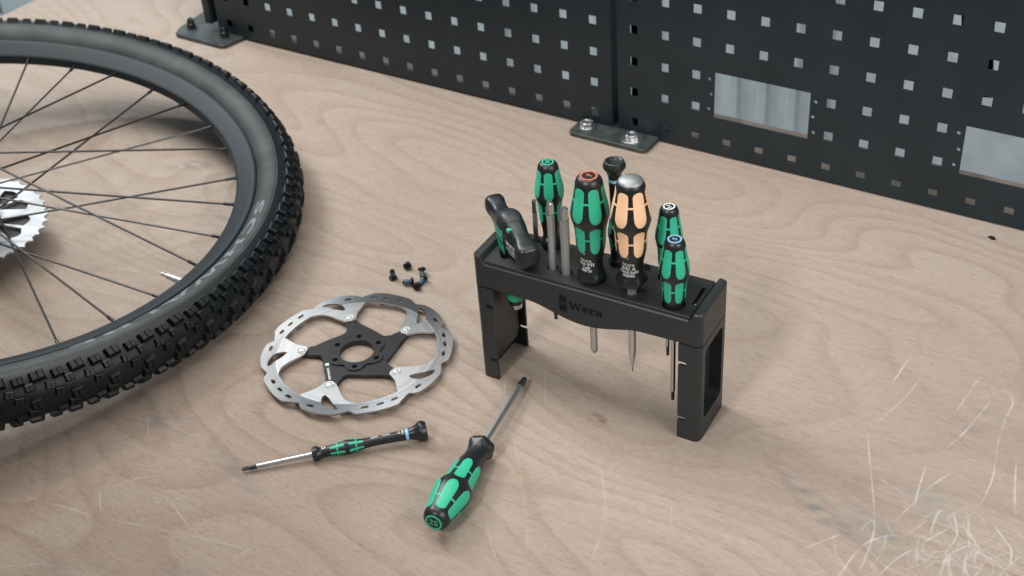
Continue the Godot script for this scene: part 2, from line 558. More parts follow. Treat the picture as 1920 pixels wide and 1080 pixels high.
func marks(px: PackedByteArray) -> void:
	var rng := RandomNumberGenerator.new()
	rng.seed = 77
	# stains
	smudge(px, 0.395, 0.445, 0.055, 0.012, 0.55, Color(0.43, 0.435, 0.44), 0.5, 1)
	smudge(px, 0.445, 0.452, 0.04, 0.02, 0.4, Color(0.5, 0.51, 0.52), 0.5, 2)
	smudge(px, 0.472, 0.40, 0.035, 0.02, 0.3, Color(0.52, 0.54, 0.55), 0.45, 3)
	smudge(px, 0.474, 0.31, 0.02, 0.008, -0.9, Color(0.46, 0.475, 0.49), 0.4, 4)
	smudge(px, 0.1988, 0.44, 0.012, 0.007, 0.1, Color(0.36, 0.24, 0.19), 0.7, 5)
	smudge(px, -0.03, 0.64, 0.05, 0.012, 0.3, Color(0.42, 0.42, 0.44), 0.35, 6)
	smudge(px, -0.14, 0.62, 0.05, 0.02, 0.2, Color(0.42, 0.42, 0.43), 0.35, 7)
	smudge(px, -0.05, 0.80, 0.06, 0.012, 0.25, Color(0.40, 0.42, 0.44), 0.45, 8)
	smudge(px, 0.03, 0.75, 0.05, 0.02, 0.1, Color(0.45, 0.43, 0.43), 0.35, 9)
	smudge(px, -0.30, 0.36, 0.06, 0.03, 0.3, Color(0.50, 0.48, 0.46), 0.4, 10)
	smudge(px, -0.42, 0.28, 0.05, 0.015, -0.6, Color(0.45, 0.43, 0.42), 0.4, 11)
	smudge(px, -0.22, 0.41, 0.04, 0.02, 0.4, Color(0.48, 0.47, 0.46), 0.4, 12)
	smudge(px, -0.35, 0.22, 0.03, 0.01, -0.5, Color(0.42, 0.40, 0.39), 0.45, 13)
	for k in 26:
		smudge(px, rng.randf_range(-0.8, 0.55), rng.randf_range(0.05, 0.85), rng.randf_range(0.008, 0.03), rng.randf_range(0.003, 0.008), rng.randf_range(-0.3, 0.4), Color(0.47, 0.46, 0.45), rng.randf_range(0.15, 0.4), 40 + k)
	# reddish chalk flecks and pale specks
	for k in 90:
		var at := Vector2(rng.randf_range(-0.2, 0.35), rng.randf_range(0.42, 0.85))
		smudge(px, at.x, at.y, rng.randf_range(0.002, 0.007), rng.randf_range(0.0012, 0.003), rng.randf_range(-0.8, 0.8), Color(0.72, 0.42, 0.33), rng.randf_range(0.1, 0.4), 80 + k)
	# scratches read off the real board, then a fringe of fine ones
	for line in SCRATCHES.split(";"):
		var pts := []
		for w in line.strip_edges().split(" "):
			var q := w.split(",")
			pts.push_back(Vector2(q[0].to_float(), q[1].to_float()))
		var wide: bool = pts[0].x > 0.38
		scratch(px, pts, 0.45 if wide else 0.25, 0.75 if wide else 0.5)
	for k in 150:
		var c := Vector2(rng.randfn(0.507, 0.030), rng.randfn(0.452, 0.025))
		var a := rng.randfn(1.15, 0.65)
		var l := rng.randf_range(0.006, 0.022)
		var d := Vector2(cos(a), sin(a)) * l
		scratch(px, [c - d, c + d.orthogonal() * rng.randf_range(-0.35, 0.35), c + d], rng.randf_range(0.05, 0.55), rng.randf_range(0.15, 0.65), Color(0.79, 0.785, 0.775))
	for k in 60:
		var c := Vector2(rng.randf_range(0.36, 0.6), rng.randf_range(0.2, 0.62))
		var a := rng.randf_range(0.4, 2.6)
		var d := Vector2(cos(a), sin(a)) * rng.randf_range(0.006, 0.03)
		scratch(px, [c - d, c + d], 0.1, rng.randf_range(0.12, 0.4))
	for k in 130:
		var c := Vector2(rng.randf_range(-0.35, 0.42), rng.randf_range(0.3, 0.86))
		var a := rng.randf_range(0.0, TAU)
		var d := Vector2(cos(a), sin(a)) * rng.randf_range(0.004, 0.035)
		scratch(px, [c - d, c + d.orthogonal() * rng.randf_range(-0.3, 0.3), c + d], 0.1, rng.randf_range(0.08, 0.32))
	var k2 := TW / (TX1 - TX0)
	for k in 700:
		var c := Vector2(rng.randf_range(-0.95, 0.7), rng.randf_range(-0.02, 0.9))
		var pale := rng.randf() < 0.62
		dab(px, (c.x - TX0) * k2, (c.y - TZ0) / (TZ1 - TZ0) * TH, rng.randf_range(0.1, 0.75), Color(0.76, 0.74, 0.71) if pale else Color(0.28, 0.24, 0.22), rng.randf_range(0.25, 0.8))
	for k in 1700:      # dark pores and splits along the grain
		var c := Vector2(rng.randf_range(-0.95, 0.7), rng.randf_range(-0.05, 0.9))
		var l := rng.randf_range(0.0008, 0.0042)
		scratch(px, [c - Vector2(l, 0), c + Vector2(l, rng.randf_range(-0.0005, 0.0005))], 0.1, rng.randf_range(0.15, 0.5), Color(0.36, 0.30, 0.26))

func workbench() -> void:
	var t := thing("workbench", "worn pale plywood workbench top with scratches at the near right", "workbench")
	var m := mat("plywood", 1, 1, 1, 0.6, 0.0, 0.32)
	m.albedo_color = Color.WHITE
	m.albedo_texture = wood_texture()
	m.texture_repeat = false
	var n := FastNoiseLite.new()
	n.seed = 12
	n.frequency = 0.05
	n.fractal_octaves = 3
	var im := n.get_seamless_image(64, 512)
	im.resize(512, 512, Image.INTERPOLATE_CUBIC)
	im.convert(Image.FORMAT_RGBA8)
	im.bump_map_to_normal_map(3.0)
	m.normal_enabled = true
	m.normal_texture = ImageTexture.create_from_image(im)
	m.normal_scale = 0.12
	var ar := []
	ar.resize(Mesh.ARRAY_MAX)
	var vs := PackedVector3Array(); var ns := PackedVector3Array(); var uv := PackedVector2Array(); var tg := PackedFloat32Array()
	var nx := 12
	var nz := 8
	for j in nz:
		for i in nx:
			for c in [[0, 0], [1, 0], [1, 1], [0, 0], [1, 1], [0, 1]]:
				var a := Vector2(float(i + c[0]) / nx, float(j + c[1]) / nz)
				vs.push_back(Vector3(lerpf(TX0, TX1, a.x), 0, lerpf(TZ0, TZ1, a.y)))
				ns.push_back(Vector3.UP)
				uv.push_back(a)
				tg.append_array(PackedFloat32Array([1, 0, 0, 1]))
	ar[Mesh.ARRAY_VERTEX] = vs; ar[Mesh.ARRAY_NORMAL] = ns; ar[Mesh.ARRAY_TEX_UV] = uv; ar[Mesh.ARRAY_TANGENT] = tg
	var mesh := ArrayMesh.new()
	mesh.add_surface_from_arrays(Mesh.PRIMITIVE_TRIANGLES, ar)
	# the relief texture repeats; it has its own coordinates
	m.normal_enabled = false
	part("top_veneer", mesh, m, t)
	var core := MB.new()
	box(core, Vector3((TX0 + TX1) / 2, -0.0155, (TZ0 + TZ1) / 2), Vector3(TX1 - TX0, 0.03, TZ1 - TZ0), 0.0004)
	part("plywood_core", core.build(), M.edge_ply, t)

# ------------------------------------------------------------------ room behind
func surroundings() -> void:
	var f := MB.new()
	f.quad(Vector3(-4, -0.9, -1.2), Vector3(-4, -0.9, 2.5), Vector3(3, -0.9, 2.5), Vector3(3, -0.9, -1.2))
	struct("floor", f.build(), M.floor_grey)
	var w := MB.new()
	box(w, Vector3(-0.3, 0.3, -0.92), Vector3(4.4, 2.5, 0.04), 0.002)
	var wall := struct("wall", w.build(), M.wall_paint)
	var rib := MB.new()
	prism(rib, PackedVector2Array([Vector2(-0.013, 0), Vector2(-0.008, 0.008), Vector2(0.008, 0.008), Vector2(0.013, 0)]), -0.89, 1.5)
	var rm := rib.build()
	for k in 13:
		part("rib", rm, M.wall_paint, wall, Transform3D(Basis(), Vector3(-0.2700 + (k - 9) * 0.0582, 0, -0.8999)))

# ------------------------------------------------------------------ perforated panels
func panel_mesh(x0: float, x1: float, y0: float, y1: float, rects: Array, dots: Array) -> ArrayMesh:
	# a 1.5 mm sheet in the plane z = 0 with rectangular openings and small round ones
	var xs := [x0, x1]
	var ys := [y0, y1]
	for r in rects:
		for q in [r.position.x, r.end.x]: xs.push_back(q)
		for q in [r.position.y, r.end.y]: ys.push_back(q)
	var d := 0.0021
	for c in dots:
		xs.append_array([c.x - d, c.x + d])
		ys.append_array([c.y - d, c.y + d])
	xs.sort(); ys.sort()
	var ux := []
	for q in xs:
		if ux.is_empty() or q - ux[-1] > 1e-5: ux.push_back(q)
	var uy := []
	for q in ys:
		if uy.is_empty() or q - uy[-1] > 1e-5: uy.push_back(q)
	var nx := ux.size() - 1
	var ny := uy.size() - 1
	var solid := []
	var mb := MB.new()
	var th := -0.0015
	for i in nx:
		var col := []
		for j in ny:
			var c := Vector2((ux[i] + ux[i + 1]) / 2, (uy[j] + uy[j + 1]) / 2)
			var s := 1
			for r in rects:
				if r.has_point(c): s = 0; break
			if s == 1:
				for q in dots:
					if absf(c.x - q.x) < d and absf(c.y - q.y) < d:
						s = 2
						break
			col.push_back(s)
		solid.push_back(col)
	for i in nx:
		for j in ny:
			if solid[i][j] != 1: continue
			var a := Vector3(ux[i], uy[j], 0); var b := Vector3(ux[i + 1], uy[j], 0)
			var c3 := Vector3(ux[i + 1], uy[j + 1], 0); var d3 := Vector3(ux[i], uy[j + 1], 0)
			var z := Vector3(0, 0, th)
			mb.quad(a, b, c3, d3)
			mb.quad(a + z, d3 + z, c3 + z, b + z)
			if i == 0 or solid[i - 1][j] == 0: mb.quad(a, d3, d3 + z, a + z)
			if i == nx - 1 or solid[i + 1][j] == 0: mb.quad(b, b + z, c3 + z, c3)
			if j == 0 or solid[i][j - 1] == 0: mb.quad(a, a + z, b + z, b)
			if j == ny - 1 or solid[i][j + 1] == 0: mb.quad(d3, c3, c3 + z, d3 + z)
	for q in dots:      # square collar with a round hole
		var n := 16
		for k in n:
			var a0 := TAU * k / n; var a1 := TAU * (k + 1) / n
			var e := func(a: float) -> Vector3:
				var u := Vector2(cos(a), sin(a))
				return Vector3(q.x + d * u.x / maxf(absf(u.x), absf(u.y)), q.y + d * u.y / maxf(absf(u.x), absf(u.y)), 0)
			var h := func(a: float) -> Vector3: return Vector3(q.x + 0.0019 * cos(a), q.y + 0.0019 * sin(a), 0)
			var z := Vector3(0, 0, th)
			mb.quad(h.call(a0), e.call(a0), e.call(a1), h.call(a1))
			mb.quad(h.call(a0) + z, h.call(a1) + z, e.call(a1) + z, e.call(a0) + z)
			mb.quad(h.call(a0), h.call(a1), h.call(a1) + z, h.call(a0) + z)
	return mb.build(30)

func panels() -> void:
	var y0 := 0.0018
	var y1 := 0.4932
	# right panel
	var rects := []
	var cut := [Rect2(0.0980, 0.0472, 0.1077, 0.0542), Rect2(0.3647, 0.0476, 0.1077, 0.0542)]
	for i in 18:
		for j in 13:
			var c := Vector2(0.038 * i, 0.0179 + 0.038 * j)
			if (j == 1 or j == 2) and ((i >= 3 and i <= 5) or (i >= 10 and i <= 12)): continue
			rects.push_back(Rect2(c.x - 0.00485, c.y - 0.0052, 0.0097, 0.0104))
	rects.append_array(cut)
	var dots := []
	for c in cut:
		for side in 2:
			var xx: float = c.position.x - 0.0062 if side == 0 else c.end.x + 0.0058
			dots.append_array([Vector2(xx, 0.0922), Vector2(xx + (0.0022 if side == 0 else -0.0019), 0.0744), Vector2(xx, 0.0563)])
	var r := thing("perforated_panel", "black perforated steel panel with two rectangular cut-outs, behind the tool rack", "pegboard")
	part("sheet", panel_mesh(-0.0202, 0.6665, y0, y1, rects, dots), M.panel_paint, r)
	var fl := MB.new()
	box(fl, Vector3(-0.0194, (y0 + y1) / 2, -0.0115), Vector3(0.0015, y1 - y0 - 0.001, 0.0195), 0.0003)
	part("folded_edge", fl.build(), M.panel_paint, r)
	fl = MB.new()
	box(fl, Vector3(0.6657, (y0 + y1) / 2, -0.0115), Vector3(0.0015, y1 - y0 - 0.001, 0.0195), 0.0003)
	part("folded_edge", fl.build(), M.panel_paint, r)
	fl = MB.new()
	box(fl, Vector3(0.323, 0.0026, -0.0113), Vector3(0.683, 0.0015, 0.0195), 0.0003)
	part("folded_edge", fl.build(), M.panel_paint, r)
	var br := MB.new()
	box(br, Vector3(0, 0, 0), Vector3(0.030, 0.20, 0.004), 0.0005)
	part("diagonal_brace", br.build(), M.panel_paint, r, Transform3D(Basis(Vector3(0, 0, 1), 0.13), Vector3(0.3515, 0.222, -0.024)))
	# left panel
	rects = []
	for i in 16:
		for j in 13:
			var c := Vector2(-0.0502 - 0.038 * i, 0.0205 + 0.038 * j)
			rects.push_back(Rect2(c.x - 0.00485, c.y - 0.0052, 0.0097, 0.0104))
	var l := thing("perforated_panel", "black perforated steel panel with only small square holes, behind the wheel and rotor", "pegboard", Transform3D(Basis(), Vector3(0, 0, 0.002)))
	part("sheet", panel_mesh(-0.6425, -0.0275, y0 + 0.0015, y1, rects, []), M.panel_paint, l)
	for x in [-0.0283, -0.6417]:
		fl = MB.new()
		box(fl, Vector3(x, (y0 + y1) / 2 + 0.001, -0.0115), Vector3(0.0015, y1 - y0 - 0.003, 0.0195), 0.0003)
		part("folded_edge", fl.build(), M.panel_paint, l)
	fl = MB.new()
	box(fl, Vector3(-0.335, 0.0042, -0.0113), Vector3(0.611, 0.0015, 0.0195), 0.0003)
	part("folded_edge", fl.build(), M.panel_paint, l)
	# posts that carry them, on bolted foot plates
	var p := thing("panel_post", "black steel post between the two panels on a dirty foot plate with zinc bolts", "post")
	var b := MB.new()
	box(b, Vector3(0.0015, 0.249, -0.028), Vector3(0.030, 0.486, 0.018), 0.001)
	part("upright", b.build(), M.panel_paint, p)
	b = MB.new()
	prism(b, round_rect(-0.0190, -0.0035, 0.1012, 0.0725, 0.007), 0.0001, 0.0055, 0.0008)
	part("foot_plate", b.build(), M.plate_paint, p)
	hex_bolt(p, Vector3(-0.0540, 0.0056, 0.0140), 0.0072, 0.0092, 0.4)
	hex_bolt(p, Vector3(0.0060, 0.0056, 0.0165), 0.0072, 0.0125, 0.1)
	p = thing("panel_post", "black post at the left panel end on a grey foot plate with domed nuts", "post")
	b = MB.new()
	box(b, Vector3(-0.6290, 0.249, -0.028), Vector3(0.060, 0.486, 0.018), 0.001)
	box(b, Vector3(-0.6575, 0.25, -0.004), Vector3(0.012, 0.47, 0.02), 0.001)
	part("upright", b.build(), M.panel_paint, p)
	b = MB.new()
	prism(b, PackedVector2Array([Vector2(-0.697, 0.033), Vector2(-0.692, 0.036), Vector2(-0.612, 0.037), Vector2(-0.605, 0.033), Vector2(-0.599, 0.006), Vector2(-0.6, -0.045), Vector2(-0.712, -0.045), Vector2(-0.705, 0.018)]), 0.0001, 0.0055, 0.0008)
	part("foot_plate", b.build(), M.plate_paint, p)
	for q in [Vector3(-0.6860, 0.0056, 0.0120), Vector3(-0.6240, 0.0056, 0.0130)]:
		b = MB.new()
		lathe(b, [Vector2(0.0072, 0), Vector2(0.0072, 0.0012), Vector2(0.0058, 0.0016), Vector2(0.0058, 0.007), Vector2(0.0050, 0.0078), Vector2(0.0050, 0.0095), Vector2(0.0044, 0.0125), Vector2(0.0030, 0.0148), Vector2(0, 0.0157)], 24)
		part("domed_nut", b.build(), M.bolt_black, p, Transform3D(Basis(), q))

func hex_flat(a: float, turn := 0.0) -> float:
	var s := fposmod(a - turn, PI / 3) - PI / 6
	return cos(PI / 6) / cos(s)

func hex_bolt(parent: Node3D, at: Vector3, r: float, washer: float, turn: float) -> void:
	var b := MB.new()
	lathe(b, [Vector2(washer, 0), Vector2(washer, 0.0012), Vector2(washer - 0.0003, 0.0015), Vector2(0, 0.0015)], 28)
	part("washer", b.build(), M.zinc, parent, Transform3D(Basis(), at))
	b = MB.new()
	var hx := func(a: float, i: int) -> float: return hex_flat(a, turn) if i < 3 else 1.0
	lathe(b, [Vector2(r * 1.1, 0.0016), Vector2(r * 1.1, 0.0022), Vector2(r * 1.1, 0.0066), Vector2(r * 0.9, 0.0074), Vector2(r * 0.55, 0.0074), Vector2(r * 0.5, 0.0068), Vector2(0, 0.0068)], 48, hx)
	part("bolt", b.build(), M.zinc, parent, Transform3D(Basis(), at))

# ------------------------------------------------------------------ wheel
func wheel() -> void:
	var n := Vector3(0.1487, 1, -0.05).normalized()
	var u := n.cross(Vector3(0, 0, 1)).normalized()
	if u.x < 0: u = -u
	var w := u.cross(n)
	var root := thing("bicycle_wheel", "black mountain bike wheel with knobbly tyre lying tilted on the bench", "wheel", Transform3D(Basis(u, n, w), Vector3(-0.4978, 0.0787, 0.5258)))
	var RM := 0.3205
	var TR := 0.0246
	# tyre: tread casing, two side walls
	var mb := MB.new()
	var prof := []
	for i in 19:
		var a := deg_to_rad(lerpf(-88, 88, i / 18.0))
		prof.push_back(Vector2(RM + TR * cos(a), TR * sin(a)))
	lathe(mb, prof, 240)
	var tyre := part("tyre", mb.build(50), M.tread_rubber, root)
	for s in [1, -1]:
		mb = MB.new()
		prof = []
		for i in 9:
			var a := deg_to_rad(lerpf(88, 146, i / 8.0))
			prof.push_back(Vector2(RM + (TR + 0.0002) * cos(a), s * (TR + 0.0002) * sin(a)))
		prof.push_back(Vector2(0.2992, s * 0.0122))
		if s < 0: prof.reverse()
		lathe(mb, prof, 240)
		part("side_wall", mb.build(50), M.tyre_wall, tyre)
		mb = MB.new()
		var ln := []
		for i in 5:
			var a := PI * i / 4.0
			ln.push_back(Vector2(RM - 0.0012 + 0.0005 * cos(a), TR - 0.00015 + 0.0005 * sin(a)))
		if s > 0:
			lathe(mb, ln, 240)
			part("mould_line", mb.build(60), M.tread_rubber, tyre)
	# knobs
	var shoulder := knob(0.0114, 0.0080, 0.0054)
	var shoulder2 := knob(0.0086, 0.0072, 0.0050)
	var mid := knob(0.0076, 0.0060, 0.0038)
	var crown := knob(0.0090, 0.0085, 0.0042)
	var rest := MB.new()
	var count := 128
	for k in count:
		var ang := TAU * k / count
		for s in [1, -1]:
			put_knob(tyre, rest, shoulder if k % 2 == 0 else shoulder2, ang + (0.0 if s > 0 else 0.02), s * (62.0 if k % 2 == 0 else 59.0), RM, TR, 0.12 * s)
		var o := TAU / count
		for s in [1, -1]:
			put_knob(tyre, rest, mid, ang + 0.5 * o, s * (43.0 if k % 2 == 0 else 38.0), RM, TR, 0.12 * s * (1 if k % 2 == 0 else -1))
		if k % 2 == 0:
			for s in [1, -1]: put_knob(tyre, rest, crown, ang + (0.3 if s > 0 else 0.5) * o, s * 10.0, RM, TR, 0.10 * s)
		else:
			for s in [1, -1]: put_knob(tyre, rest, mid, ang + 0.1 * o, s * 23.0, RM, TR, -0.10 * s)
	var st := part("far_knobs", rest.build(20), M.tread_rubber, tyre)
	st.set_meta("kind", "stuff")
	# printed name on the upper side wall, reading clockwise
	var tx := bend(letters("SCHWALBE", 0.0085, false, 0.00015, 4.7), func(p: Vector3) -> Vector3:
		var a := deg_to_rad(-30.0 + 25.6) + p.x / 0.311
		var ph := deg_to_rad(126.0) - p.y / TR
		var r := RM + (TR + 0.0003 + p.z) * cos(ph)
		return Vector3(r * cos(a), (TR + 0.0003 + p.z) * sin(ph), r * sin(a)))
	part("printed_name", tx.build(), M.tyre_print, tyre)
	# rim
	mb = MB.new()
	lathe(mb, [Vector2(0.3000, 0.0118), Vector2(0.2990, 0.0146), Vector2(0.2978, 0.0152), Vector2(0.2962, 0.0150), Vector2(0.2930, 0.0140), Vector2(0.2805, 0.0062), Vector2(0.2788, 0.0050), Vector2(0.2782, 0.0040), Vector2(0.2782, -0.0040), Vector2(0.2788, -0.0050), Vector2(0.2805, -0.0062), Vector2(0.2930, -0.0140), Vector2(0.2962, -0.0150), Vector2(0.2978, -0.0152), Vector2(0.2990, -0.0146), Vector2(0.3000, -0.0118)], 240)
	part("rim", mb.build(25), M.rim_black, root)
	# spokes, 32 in a crossed pattern
	for k in 32:
		var a := deg_to_rad(-0.6 + 11.25 * k)
		var top := (k % 4 == 1 or k % 4 == 3)
		var sgn := 1.0 if k % 4 == 0 or k % 4 == 1 else -1.0
		var b := a + sgn * deg_to_rad(84.2)
		var p := Vector3(0.2782 * cos(a), 0.0015 if top else -0.0015, 0.2782 * sin(a))
		var fr := 0.028 if top else 0.030
		var q := Vector3(fr * cos(b), 0.0285 if top else -0.0225, fr * sin(b))
		var d := (q - p).normalized()
		mb = MB.new()
		tube(mb, p + d * 0.009, q, 0.00115, 0.00115, 8)
		var sp := part("spoke", mb.build(), M.spoke_black, root)
		mb = MB.new()
		lathe(mb, [Vector2(0.0021, -0.002), Vector2(0.0021, 0.0015), Vector2(0.0017, 0.0022), Vector2(0.0017, 0.0108), Vector2(0.0012, 0.0114), Vector2(0, 0.0114)], 12, null, frame(d, p))
		part("nipple", mb.build(), M.bolt_black, sp)
	# valve
	mb = MB.new()
	var va := deg_to_rad(-6.4)
	lathe(mb, [Vector2(0.0042, 0), Vector2(0.0042, 0.002), Vector2(0.0034, 0.0022), Vector2(0.0034, 0.011), Vector2(0.0029, 0.0120), Vector2(0.0029, 0.0175), Vector2(0.0014, 0.0182), Vector2(0.0014, 0.021), Vector2(0.0019, 0.0213), Vector2(0.0019, 0.0235), Vector2(0, 0.0237)], 14, null, frame(-Vector3(cos(va), 0, sin(va)), Vector3(0.2782 * cos(va), 0, 0.2782 * sin(va))))
	part("valve", mb.build(60), M.chrome_vanadium, root)
	# hub
	mb = MB.new()
	lathe(mb, [Vector2(0, -0.0765), Vector2(0.008, -0.0765), Vector2(0.009, -0.074), Vector2(0.0095, -0.070), Vector2(0.016, -0.070), Vector2(0.017, -0.026), Vector2(0.0335, -0.0245), Vector2(0.0335, -0.0205), Vector2(0.024, -0.017), Vector2(0.0185, -0.008), Vector2(0.0185, 0.012), Vector2(0.023, 0.024), Vector2(0.0315, 0.0268), Vector2(0.0315, 0.0302), Vector2(0.023, 0.0325), Vector2(0.0255, 0.034), Vector2(0.0255, 0.0385), Vector2(0.016, 0.0385), Vector2(0.0155, 0.05), Vector2(0.012, 0.053), Vector2(0.0105, 0.072), Vector2(0.007, 0.0765), Vector2(0, 0.0765)], 40)
	part("hub", mb.build(), M.bolt_black, root)
	# cassette, big cog uppermost
	var cass := part("cassette", await cog_mesh(42, 0.0832, -0.0345, 0.002, true), M.cog_silver, root)
	for k in 6:
		part("cog", await cog_mesh(36 - 5 * k, 0.0728 - 0.0098 * k, -0.0385 - 0.0042 * k, 0.0018, false), M.cog_dark if k < 3 else M.satin_steel, cass)

func knob(along: float, across: float, tall: float) -> Array:
	# a chamfered rubber block; height along +Y, x runs round the tyre, z across the tread. Returns the mesh and its triangles
	var mb := MB.new()
	var c := Vector3(0, tall / 2, 0)
	var base := []
	var low := []
	var top := []
	for k in [[-1, -1], [1, -1], [1, 1], [-1, 1]]:
		base.push_back(Vector3(k[0] * along * 0.60, -0.0008, k[1] * across * 0.60))
		low.push_back(Vector3(k[0] * along * 0.50, tall * 0.86, k[1] * across * 0.50))
		top.push_back(Vector3(k[0] * along * 0.43, tall, k[1] * across * 0.42))
	for i in 4:
		var j := (i + 1) % 4
		mb.out_quad(base[i], base[j], low[j], low[i], c)
		mb.out_quad(low[i], low[j], top[j], top[i], c)
	# a sipe across the top
	var g0 := Vector3(0, -tall * 0.22, 0)
	for s in [-1, 1]:
		var e0 := Vector3(s * along * 0.05, tall, -across * 0.42)
		var e1 := Vector3(s * along * 0.05, tall, across * 0.42)
		if s < 0: mb.out_quad(top[0], e0, e1, top[3], c)
		else: mb.out_quad(e0, top[1], top[2], e1, c)
		var b0 := Vector3(0, tall, -across * 0.42) + g0
		var b1 := Vector3(0, tall, across * 0.42) + g0
		mb.out_quad(e0, e1, b1, b0, Vector3(s * along, tall * 0.9, 0))
	return [mb.build(15), mb]

func put_knob(tyre: Node3D, rest: MB, shape: Array, ang: float, phi: float, rm: float, tr: float, turn: float) -> void:
	var ph := deg_to_rad(phi)
	var out := Vector3(cos(ang) * cos(ph), sin(ph), sin(ang) * cos(ph))
	var along := Vector3(-sin(ang), 0, cos(ang))
	var pos := Vector3(cos(ang) * rm, 0, sin(ang) * rm) + out * (tr - 0.0004)
	var bas := Basis(along, out, along.cross(out)) * Basis(Vector3.UP, turn)
	var t := Transform3D(bas, pos)
	var deg := rad_to_deg(wrapf(ang, -PI, PI))
	var seen := deg > -128.0 and deg < 52.0 and (phi > 30.0 or (phi > 0.0 and deg > -70.0) or (deg > -35.0))
	if seen and phi > -12.0: part("knob", shape[0], M.tread_rubber, tyre, t)
	else: rest.add(shape[1], t)

func cog_mesh(teeth: int, r: float, y: float, th: float, windows: bool) -> ArrayMesh:
	var p := PackedVector2Array()
	var root_r := r - 0.0046
	for k in teeth:
		var a := TAU * k / teeth
		var s := TAU / teeth
		for q in [[0.0, 0.0], [0.22, 0.0], [0.40, 0.0026], [0.47, 0.0038], [0.55, 0.0038], [0.62, 0.0026], [0.80, 0.0]]:
			var rr: float = root_r + q[1]
			p.push_back(Vector2(rr * cos(a + s * q[0]), rr * sin(a + s * q[0])))
	var holes := [circle(Vector2.ZERO, 0.0175, 28)]
	if windows:
		for k in 7:
			for h in 2:
				var a0 := TAU * (k + 0.06 + 0.47 * h) / 7
				var a1 := TAU * (k + 0.44 + 0.45 * h) / 7
				var lean := 0.10 if h == 0 else -0.10
				var q := PackedVector2Array()
				for i in 6:
					var a := lerpf(a0, a1, i / 5.0)
					var rr := 0.066 - 0.002 * absf(i - 2.5)
					q.push_back(Vector2(rr * cos(a), rr * sin(a)))
				for i in 3:
					var a := lerpf(a1, a0, 0.25 + 0.25 * i) + lean
					q.push_back(Vector2(0.037 * cos(a), 0.037 * sin(a)))
				holes.push_back(q)
	return (await flat_plate(p, holes, y - th, y)).build(20)

# ------------------------------------------------------------------ brake rotor
func ring_part(called: String, src: MB, m: Material, parent: Node3D) -> void:
	# finely divided, with texture coordinates that run round the axle, so that the brushed finish follows the circle
	var mb := MB.new()
	var todo := []
	for i in range(0, src.v.size(), 3): todo.push_back([src.v[i], src.v[i + 1], src.v[i + 2]])
	while todo.size():
		var t: Array = todo.pop_back()
		var l := [t[0].distance_squared_to(t[1]), t[1].distance_squared_to(t[2]), t[2].distance_squared_to(t[0])]
		var k := 0
		for j in 3:
			if l[j] > l[k]: k = j
		if l[k] < 0.0035 * 0.0035: mb.tri(t[0], t[1], t[2])
		else:
			var m2: Vector3 = (t[k] + t[(k + 1) % 3]) / 2.0
			todo.push_back([t[k], m2, t[(k + 2) % 3]])
			todo.push_back([m2, t[(k + 1) % 3], t[(k + 2) % 3]])
	var mesh := mb.build(25)
	var ar := mesh.surface_get_arrays(0)
	var vs: PackedVector3Array = ar[Mesh.ARRAY_VERTEX]
	var uv := PackedVector2Array()
	var tg := PackedFloat32Array()
	for i in range(0, vs.size(), 3):
		var a0 := atan2(vs[i].z, vs[i].x)
		for k in 3:
			var p := vs[i + k]
			var a := a0 + wrapf(atan2(p.z, p.x) - a0, -PI, PI)
			uv.push_back(Vector2(a * 6.0, Vector2(p.x, p.z).length() * 25.0))
			tg.append_array(PackedFloat32Array([-sin(a), 0, cos(a), 1]))
	ar[Mesh.ARRAY_TEX_UV] = uv
	ar[Mesh.ARRAY_TANGENT] = tg
	var o := ArrayMesh.new()
	o.add_surface_from_arrays(Mesh.PRIMITIVE_TRIANGLES, ar)
	part(called, o, m, parent)

func pol(r: float, deg: float) -> Vector2:
	return Vector2(cos(deg_to_rad(deg)), sin(deg_to_rad(deg))) * r * 0.001

func smooth_loop(pts: Array, per := 4) -> PackedVector2Array:
	var o := PackedVector2Array()
	var n := pts.size()
	for i in n:
		var a: Vector2 = pts[(i + n - 1) % n]; var b: Vector2 = pts[i]
		var c: Vector2 = pts[(i + 1) % n]; var d: Vector2 = pts[(i + 2) % n]
		for k in per:
			o.push_back(b.cubic_interpolate(c, a, d, k / float(per)))
	return o

